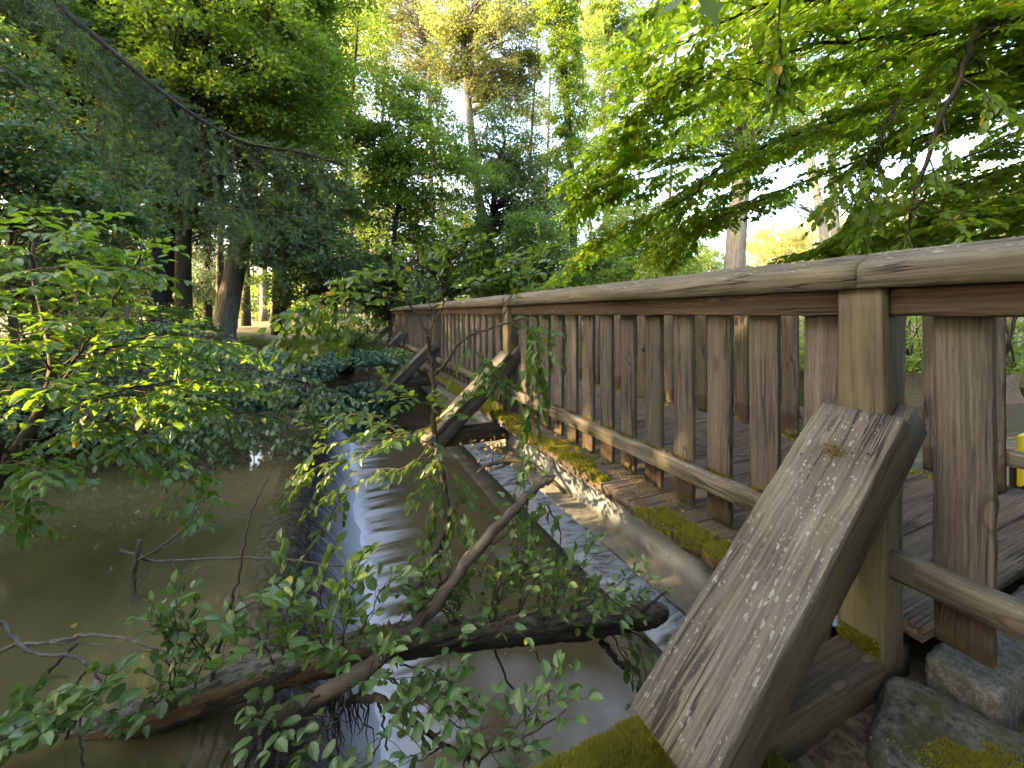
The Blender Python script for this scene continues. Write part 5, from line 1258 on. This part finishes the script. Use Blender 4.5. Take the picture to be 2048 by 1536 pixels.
# right of the bridge
tree('oak_tree', 'stout grey furrowed trunk rising behind the handrail at right', 'tree', (1462,650,14), [(1468,560,14),(1474,450,14),(1482,360,14),(1490,200,14),(1500,-100,14)], .36, .25,
     [(1500,190,140,70,13,50),(1440,250,90,60,13.5,30),(1560,90,160,90,14,50)], M_BARK_GREY, M_BANKF, .09, .65, 90, group='trees beyond the bridge on the right')
tree('pine_tree', 'thin leaning grey trunk right of the stout oak', 'tree', (1668,650,20), [(1660,560,20),(1650,480,20),(1636,400,20),(1620,320,20),(1600,180,20)], .22, .16,
     [(1600,230,120,60,20,40),(1560,400,30,14,19,6)], M_BARK_PALE, M_BANKF, .11, .65, 80, group='trees beyond the bridge on the right')
tree('pine_tree', 'second thin grey trunk close right of the leaning one', 'tree', (1680,650,22), [(1676,560,22),(1672,480,22),(1668,400,22),(1662,250,22)], .24, .17, [(1690,250,120,60,22,36)], M_BARK_GREY, M_BANKF, .12, .65, 80, group='trees beyond the bridge on the right')
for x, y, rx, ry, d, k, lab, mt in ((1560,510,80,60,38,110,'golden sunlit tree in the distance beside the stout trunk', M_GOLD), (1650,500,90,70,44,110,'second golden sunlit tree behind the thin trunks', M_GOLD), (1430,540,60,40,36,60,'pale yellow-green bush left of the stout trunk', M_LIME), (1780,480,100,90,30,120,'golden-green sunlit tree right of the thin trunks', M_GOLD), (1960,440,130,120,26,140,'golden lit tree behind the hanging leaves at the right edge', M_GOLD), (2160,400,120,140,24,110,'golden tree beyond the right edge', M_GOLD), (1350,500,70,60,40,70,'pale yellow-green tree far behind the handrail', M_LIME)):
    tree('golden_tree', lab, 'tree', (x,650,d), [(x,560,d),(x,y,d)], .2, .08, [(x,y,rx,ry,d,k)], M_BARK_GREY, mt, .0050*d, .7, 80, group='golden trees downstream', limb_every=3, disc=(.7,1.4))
def shrub(label, px, py, rx, ry, d, k, mt, leaf, npd=80, name='shrub', group='undergrowth shrubs', zb=BANK):
    b = at(px, HZ, d); b[2] = zb
    root = empty(name, tuple(b), label, 'shrub', group)
    c = at(px, py, d); C, O = ellipsoid(k, c, np.array([rx*d/F, rx*d/F*.8, ry*d/F])); C[:,2] = np.maximum(C[:,2], zb+.05)
    k = int(k); R = RNG.uniform(.25, .6, k)*min(1, max(.4, rx*d/F)); P, D, N, l = disc_crown(C, O*[1,1,.3], R, npd, leaf)
    P[:,2] = np.maximum(P[:,2], zb-.3)
    st = [(wiggle(smooth_line(np.array([b+RNG.normal(0,.12,3)*[1,1,0], (b+c_)/2+RNG.normal(0,.1,3), c_]), 4), .02), np.linspace(.014, .004, 9)) for c_ in C[::2]]
    link('stems', tube_mesh('stems', st, 5), M_BARK_DARK, root)
    link('leaves', leaf_mesh('leaves', P, D, N, l, l*.62, T_MID), mt, root); return root
for a in (('light green fern clump on the far bank right of the bridge', 1560, 715, 70, 40, 8.2, 30, M_LIME, .075), ('fresh leafy clump at the water edge behind the far railing', 1680, 735, 60, 40, 7.6, 26, M_LIME, .07), ('leafy clump on the stream bank seen through the last slats', 1830, 745, 60, 40, 7.2, 26, M_LIME, .07), ('leafy clump at the right frame edge beyond the railing', 1990, 740, 70, 50, 7.0, 30, M_LIME, .07), ('ivy grown bramble on the bank left of the abutment', 705, 735, 50, 40, 7.5, 26, M_IVY, .07), ('low dark bramble above the abutment corner', 790, 720, 45, 26, 7.6, 20, M_BANK, .07), ('low bramble at the top of the weir bank', 630, 745, 60, 34, 7.6, 26, M_BANK, .07), ('bright bush just beyond the middle of the handrail', 1290, 560, 110, 50, 12, 60, M_MAPLE, .085), ('sunny bush beyond the handrail left of the stout trunk', 1120, 600, 90, 40, 11.5, 50, M_LIME, .085), ('leafy bush beyond the handrail right of the thin trunks', 1800, 500, 120, 60, 9, 60, M_MAPLE, .08), ('fresh leafy bush at the right end beyond the handrail', 2000, 470, 120, 80, 7, 60, M_LIME, .075), ('dark leafy shrub under the thick oak trunk', 300, 640, 90, 50, 9.2, 34, M_BANKF, .085), ('small shrub at the foot of the leaning ash', 400, 668, 50, 30, 9.6, 16, M_BANKF, .08),
          ('green shrub on the bank left of the grass patch', 180, 660, 120, 60, 8.4, 40, M_BLUE, .085), ('dense shrub hiding the far end of the railing', 700, 660, 60, 45, 10.5, 30, M_BANKF, .08),
          ('leafy shrub left of the bridge end beside the path', 640, 640, 50, 30, 14, 24, M_BANKF, .09), ('dark shrub behind the far railing end', 790, 640, 50, 35, 14.5, 24, M_DARK, .09),
          ('light green shrub in the clearing beyond the path', 410, 610, 60, 50, 22, 30, M_LIME, .13), ('pale green shrub beyond the path between the straight trunks', 520, 600, 50, 40, 34, 26, M_LIME, .19),
          ('bright shrub in the far clearing right of the trunks', 590, 590, 60, 50, 26, 30, M_MAPLE, .15),
          ('green bush behind the railing in the middle of the bridge', 1180, 640, 110, 60, 11, 44, M_MAPLE, .085), ('leafy bush behind the railing below the stout trunk', 1400, 660, 110, 70, 9.5, 46, M_MAPLE, .085),
          ('bright green bush seen between the slats right of centre', 1600, 700, 100, 80, 9.5, 46, M_LIME, .085), ('green bush seen through the slats near the right edge', 1900, 680, 150, 80, 8.5, 46, M_LIME, .08),
          ('fresh green bush behind the right end of the handrail', 2120, 640, 120, 110, 8, 40, M_MAPLE, .08), ('tall bush hanging over the stream beyond the bridge', 1750, 600, 120, 70, 12, 40, M_LIME, .10)):
    shrub(*a)
# ivy and brambles clothing the far bank beside the abutment
def ivy():
    n = 5200; x = RNG.uniform(-1.6, 1.15, n); z = RNG.uniform(-1.95, -.78, n)
    P = np.stack([x, 7.30-.25*RNG.random(n)-.18*vnoise(np.stack([x,z],1), 5, 2), z], 1)
    k = vnoise(np.stack([x,z],1), 3.0, 7) > .30; P = P[k]; n = len(P)
    o = link('ivy', leaf_mesh('ivy', P, RNG.normal(0,.6,(n,3))+[0,-.3,-.8], RNG.normal(0,.4,(n,3))+[0,-1,.5], RNG.uniform(.05,.10,n), RNG.uniform(.05,.09,n), T_LOBE), M_IVY)
    props(o, 'dark ivy mat covering the far bank left of the abutment', 'ivy')
    n = 3600; P = np.stack([RNG.uniform(-2.2, 1.0, n), RNG.uniform(7.2, 9.0, n), np.zeros(n)], 1); P[:,2] = -.93+.10*RNG.random(n)+.12*vnoise(P[:,:2], 3, 5)
    o = link('ivy', leaf_mesh('ivy', P, RNG.normal(0,1,(n,3))*[1,1,.2], RNG.normal(0,.4,(n,3))+[0,-.3,1], RNG.uniform(.06,.11,n), RNG.uniform(.06,.10,n), T_LOBE), M_IVY)
    props(o, 'low ivy spreading over the bank top beside the bridge end', 'ivy')
    n = 2600; x = RNG.uniform(-5.5, -.4, n); P = np.stack([x, yfar(x)-.1-.3*RNG.random(n), RNG.uniform(-1.5, -.75, n)], 1)
    o = link('ivy', leaf_mesh('ivy', P, RNG.normal(0,.6,(n,3))+[0,-.3,-.8], RNG.normal(0,.4,(n,3))+[0,-1,.5], RNG.uniform(.05,.10,n), RNG.uniform(.05,.09,n), T_LOBE), M_IVY)
    props(o, 'ivy and brambles trailing down the bank of the still pool', 'ivy')
ivy()
def grass():
    n = 60000; x = RNG.uniform(-9, 1.0, n); y = RNG.uniform(7.6, 16.0, n); P = np.stack([x,y], 1)
    k = vnoise(P, .9, 3) > .42; P = P[k]; n = len(P)
    Z = BANK + .10*(vnoise(P, .5, 1)-.5) + .05*(vnoise(P, 2.2, 2)-.5)+np.where(P[:,0] < -2.5, .12, 0)
    o = link('grass', leaf_mesh('grass', np.column_stack([P, Z-.01]), RNG.normal(0,.45,(n,3))+[0,0,1.], RNG.normal(0,1,(n,3)), RNG.uniform(.06,.18,n), .010, T_BLADE), M_GRASS); props(o, kind='stuff')
grass()
def yellow_board():
    t = NT('yellow_paint'); mt = t.done(t.principled((.75,.58,.01,1), .5, .4))
    root = empty('marker_board', (4.3, 1.08, -1.6), 'small bright yellow board just visible between the last slats at the right edge', 'board')
    join_meshes('panel', [plate((4.36, 1.08, -1.0), .22, .02, .35)], mt, root)
    for x in (4.28, 4.44): join_meshes('post', [plate((x, 1.11, -1.5), .04, .036, .9)], M_WOOD_BEAM, root)
yellow_board()
def grass_right():
    n = 60000; x = RNG.uniform(3.5, 17, n); y = yfar(x)+.1+RNG.uniform(0, 7, n); P = np.stack([x,y], 1)
    k = vnoise(P, .9, 5) > .34; P = P[k]; n = len(P)
    Z = BANK + .10*(vnoise(P, .5, 1)-.5) + .05*(vnoise(P, 2.2, 2)-.5)-.55*np.clip(1-(P[:,1]-yfar(P[:,0]))/.35, 0, 1)
    o = link('grass', leaf_mesh('grass', np.column_stack([P, Z-.01]), RNG.normal(0,.4,(n,3))+[0,0,1.], RNG.normal(0,1,(n,3)), RNG.uniform(.10,.32,n), .013, T_BLADE), M_GRASS); props(o, kind='stuff')
grass_right()
def far_wood():
    P, D, N, L = [], [], [], []; tubes = []
    for k in range(150):
        th = math.radians(random.uniform(-78, 72)); d = random.uniform(46, 64)
        px = math.degrees(th)
        top = 8 if px < -14 else (4.5 if px < 6 else 6 if px < 20 else 5)
        top *= random.uniform(.7, 1.15); r = d/max(math.cos(th), .35)*.85
        b = np.array([r*math.sin(th)*CA+r*math.cos(th)*SA, r*math.cos(th)*CA-r*math.sin(th)*SA, -.9])
        tubes.append((np.stack([b, b+[0,0,top*.6]]), np.array([.22, .12])))
        C, O = ellipsoid(9, b+[0,0,top*.52], np.array([3.0,3.0,top*.5])); p, dd, nn, l = disc_crown(C, O*[1,1,.3], RNG.uniform(1.0,2.0,9), 60, .34)
        P.append(p); D.append(dd); N.append(nn); L.append(l)
    P, D, N, L = map(np.concatenate, (P, D, N, L))
    o = link('woods', leaf_mesh('woods', P, D, N, L, L*.7, T_FAR), M_FARW); props(o, kind='stuff')
    link('woods_trunks', tube_mesh('woods_trunks', tubes, 6), M_BARK, o)
M_FARW = leaf_mat('far_leaf', (.05,.085,.018,1), (.10,.15,.03,1), (.26,.36,.04,1), .4)
far_wood()

# unseen trees, added left and behind to shade the pool and bridge
def shade_tree(label, x, y, h, r, dens, zlow=0.12):
    root = empty('beech_tree', (x, y, -.9), label, 'tree', 'unseen shade beeches')
    tr = np.stack([np.array([x, y, z]) + np.array([.2*math.sin(z), .15*math.cos(z*.7), 0]) for z in np.linspace(-1.0, h*.85, 10)])
    C, O = ellipsoid(int(34*dens), np.array([x, y, h*(.5+zlow*.5)]), np.array([r, r, h*(.5-zlow*.5)]), .3)
    P, D, N, l = disc_crown(C, O*[1,1,.3], RNG.uniform(.8, 1.5, len(C)), 300, .18)
    link('trunk', tube_mesh('trunk', [(tr, np.linspace(.3, .08, 10))], 12, rough=.1), M_BARK_GREY, root)
    link('limbs', tube_mesh('limbs', limbs_to(tr, C, .3, 2), 5), M_BARK_GREY, root)
    link('crown', leaf_mesh('crown', P, D, N, l, l*.65, T_MID), M_BANKF, root)
for a in (('unseen shade beech out on the left bank beside the pool', -8.5, 1.2, 7.5, 2.4, 2.0, .02), ('unseen shade beech beyond the head of the pool', -10.5, 5.6, 8, 2.4, .6, .02), ('unseen shade beech behind the left shrub', -7.5, -2.6, 8, 2.4, 1.5, 0),
          ('unseen shade beech far up the left bank', -15, 3.2, 14, 3.4, 1.5, .05), ('unseen shade beech upstream on the far bank', -12.5, 9.0, 13, 3.0, 1.6, 0), ('unseen shade beech deep in the wood to the left', -17, 8.2, 15, 3.4, 1.5, 0), ('unseen shade beech at the bend of the stream', -20, -2.5, 15, 3.6, 1.6, 0),
          ('unseen shade beech on the near bank to the left', -13, -6.5, 14, 3.4, 1.6, 0), ('unseen shade beech beyond the spruces', -20, 14, 16, 4.0, 1.6, 0), ('unseen shade beech rising behind the left wood', -12, 12.0, 14, 3.2, 2.2, 0), ('unseen tall shade beech far behind the pool', -17, 16.5, 17, 3.8, 2.2, 0), ('unseen tall shade beech between the other beeches', -13.5, -1.0, 9, 2.8, 2.2, 0), ('unseen shade beech right behind the viewpoint', -1.5, -5.5, 10, 3.0, 2.2, 0), ('unseen shade beech behind the near end of the bridge', 3.2, -6.0, 10, 3.0, 2.2, 0), ('unseen shade beech on the near bank behind the hornbeam', 8.5, -4.0, 10, 3.0, 2.0, 0), ('unseen shade beech deep in the wood behind the viewpoint', 0.8, -10, 13, 3.6, 2.2, 0), ('unseen shade beech past the left spruces', -16, 20, 16, 4.0, 1.4, 0)):
    shade_tree(*a)

for i, (x, y, rx, h, k, lab) in enumerate(((-6.2, 1.6, 1.3, 2.9, 40, 'unseen shade alder standing at the water edge left of the camera'), (-6.8, 3.8, 1.1, 2.2, 10, 'unseen low shade alder on the pool bank'), (-7.2, 6.4, 1.3, 3.2, 40, 'unseen shade alder where the pool narrows'),
        (-5.6, 2.4, .8, 1.7, 34, 'unseen low shade bramble on the left pool bank'), (-5.7, 4.4, .8, 1.5, 34, 'unseen low shade bramble further along the left pool bank'), (-5.8, 6.2, .8, 1.7, 34, 'unseen low shade bramble at the back of the pool'), (-5.6, .6, .8, 1.9, 34, 'unseen low shade bramble near the left shrub'), (-6.6, 1.4, .9, 1.7, 34, 'unseen low shade bramble behind the left pool bank'), (-6.6, 3.3, .9, 1.6, 34, 'unseen low shade bramble behind the pool beside an alder'), (-6.7, 5.3, .9, 1.6, 34, 'unseen low shade bramble under the leaning beech'), (-5.7, 3.4, .8, 1.5, 34, 'unseen low shade bramble at the middle of the pool bank'), (-5.4, -.4, 1.2, 3.6, 46, 'unseen shade alder on the near left bank'), (-9.5, 3.0, 1.2, 3.0, 28, 'unseen shade alder upstream beside the beeches'), (-8.8, 8.8, 1.5, 4.0, 46, 'unseen tall shade alder on the far bank upstream'), (-7.0, 10.2, 1.5, 4.0, 40, 'unseen tall shade alder behind the ivy bank'))):
    root = empty('shade_bush', (x, y, -1.2), lab, 'shrub', 'unseen shade bushes')  # unseen bushes added to block the low sun
    k = int(k*1.5); C, O = ellipsoid(k, np.array([x, y, -1.2+h*.5]), np.array([rx, rx, h*.5]), .3); P, D, N, l = disc_crown(C, O*[1,1,.3], RNG.uniform(.3, .7, k), 170, .10)
    link('stems', tube_mesh('stems', [(wiggle(smooth_line(np.array([[x,y,-1.25]+RNG.normal(0,.1,3)*[1,1,0], (np.array([x,y,-1.2])+c_)/2, c_]), 4), .03), np.linspace(.02, .005, 9)) for c_ in C[::3]], 5), M_BARK_DARK, root)
    link('leaves', leaf_mesh('leaves', P, D, N, l, l*.7, T_MID), M_BANKF, root)

# ------------------------------------------------------------------ light and camera
SUN_EL, SUN_AZ = math.radians(14), math.radians(8)      # low sun from -X, a little from +Y
to_sun = Vector((-math.cos(SUN_EL)*math.cos(SUN_AZ), math.cos(SUN_EL)*math.sin(SUN_AZ), math.sin(SUN_EL)))
w = bpy.data.worlds.new('World'); scene.world = w; w.use_nodes = True
nt = w.node_tree; sky = nt.nodes.new('ShaderNodeTexSky'); sky.sky_type = 'NISHITA'; sky.sun_disc = False
sky.sun_elevation = SUN_EL; sky.sun_rotation = math.atan2(to_sun.x, to_sun.y)
sky.air_density = .8; sky.dust_density = 8.0; sky.ozone_density = .3
nt.links.new(sky.outputs[0], nt.nodes['Background'].inputs[0]); nt.nodes['Background'].inputs[1].default_value = .15
ld = bpy.data.lights.new('sun', 'SUN'); ld.energy = 2.9; ld.angle = math.radians(.6); ld.color = (1.0, .68, .34)
lo = bpy.data.objects.new('sun', ld); COL.objects.link(lo); lo.rotation_euler = to_sun.to_track_quat('Z', 'Y').to_euler()
cd = bpy.data.cameras.new('camera'); cam = bpy.data.objects.new('camera', cd); COL.objects.link(cam)
cam.location = (0, 0, 0); cam.rotation_euler = (math.radians(90), 0, math.radians(-23.9))
cd.lens = 14.0; cd.sensor_width = 36; cd.clip_start = .02; cd.clip_end = 800; cd.shift_y = -(768-HZ)/2048
scene.camera = cam
vs = scene.view_settings; vs.view_transform = 'Standard'; vs.look = 'None'; vs.gamma = 1; vs.exposure = EXPO
scene.render.engine = 'CYCLES'
cy = scene.cycles
cy.max_bounces = 9; cy.diffuse_bounces = 5; cy.glossy_bounces = 3; cy.transmission_bounces = 6; cy.transparent_max_bounces = 4
cy.caustics_reflective = False; cy.caustics_refractive = False; cy.sample_clamp_indirect = 2.5
cy.use_adaptive_sampling = True; cy.adaptive_threshold = .008
cy.use_denoising = True
try: cy.denoiser = 'OPENIMAGEDENOISE'; cy.denoising_input_passes = 'RGB_ALBEDO_NORMAL'
except Exception: pass
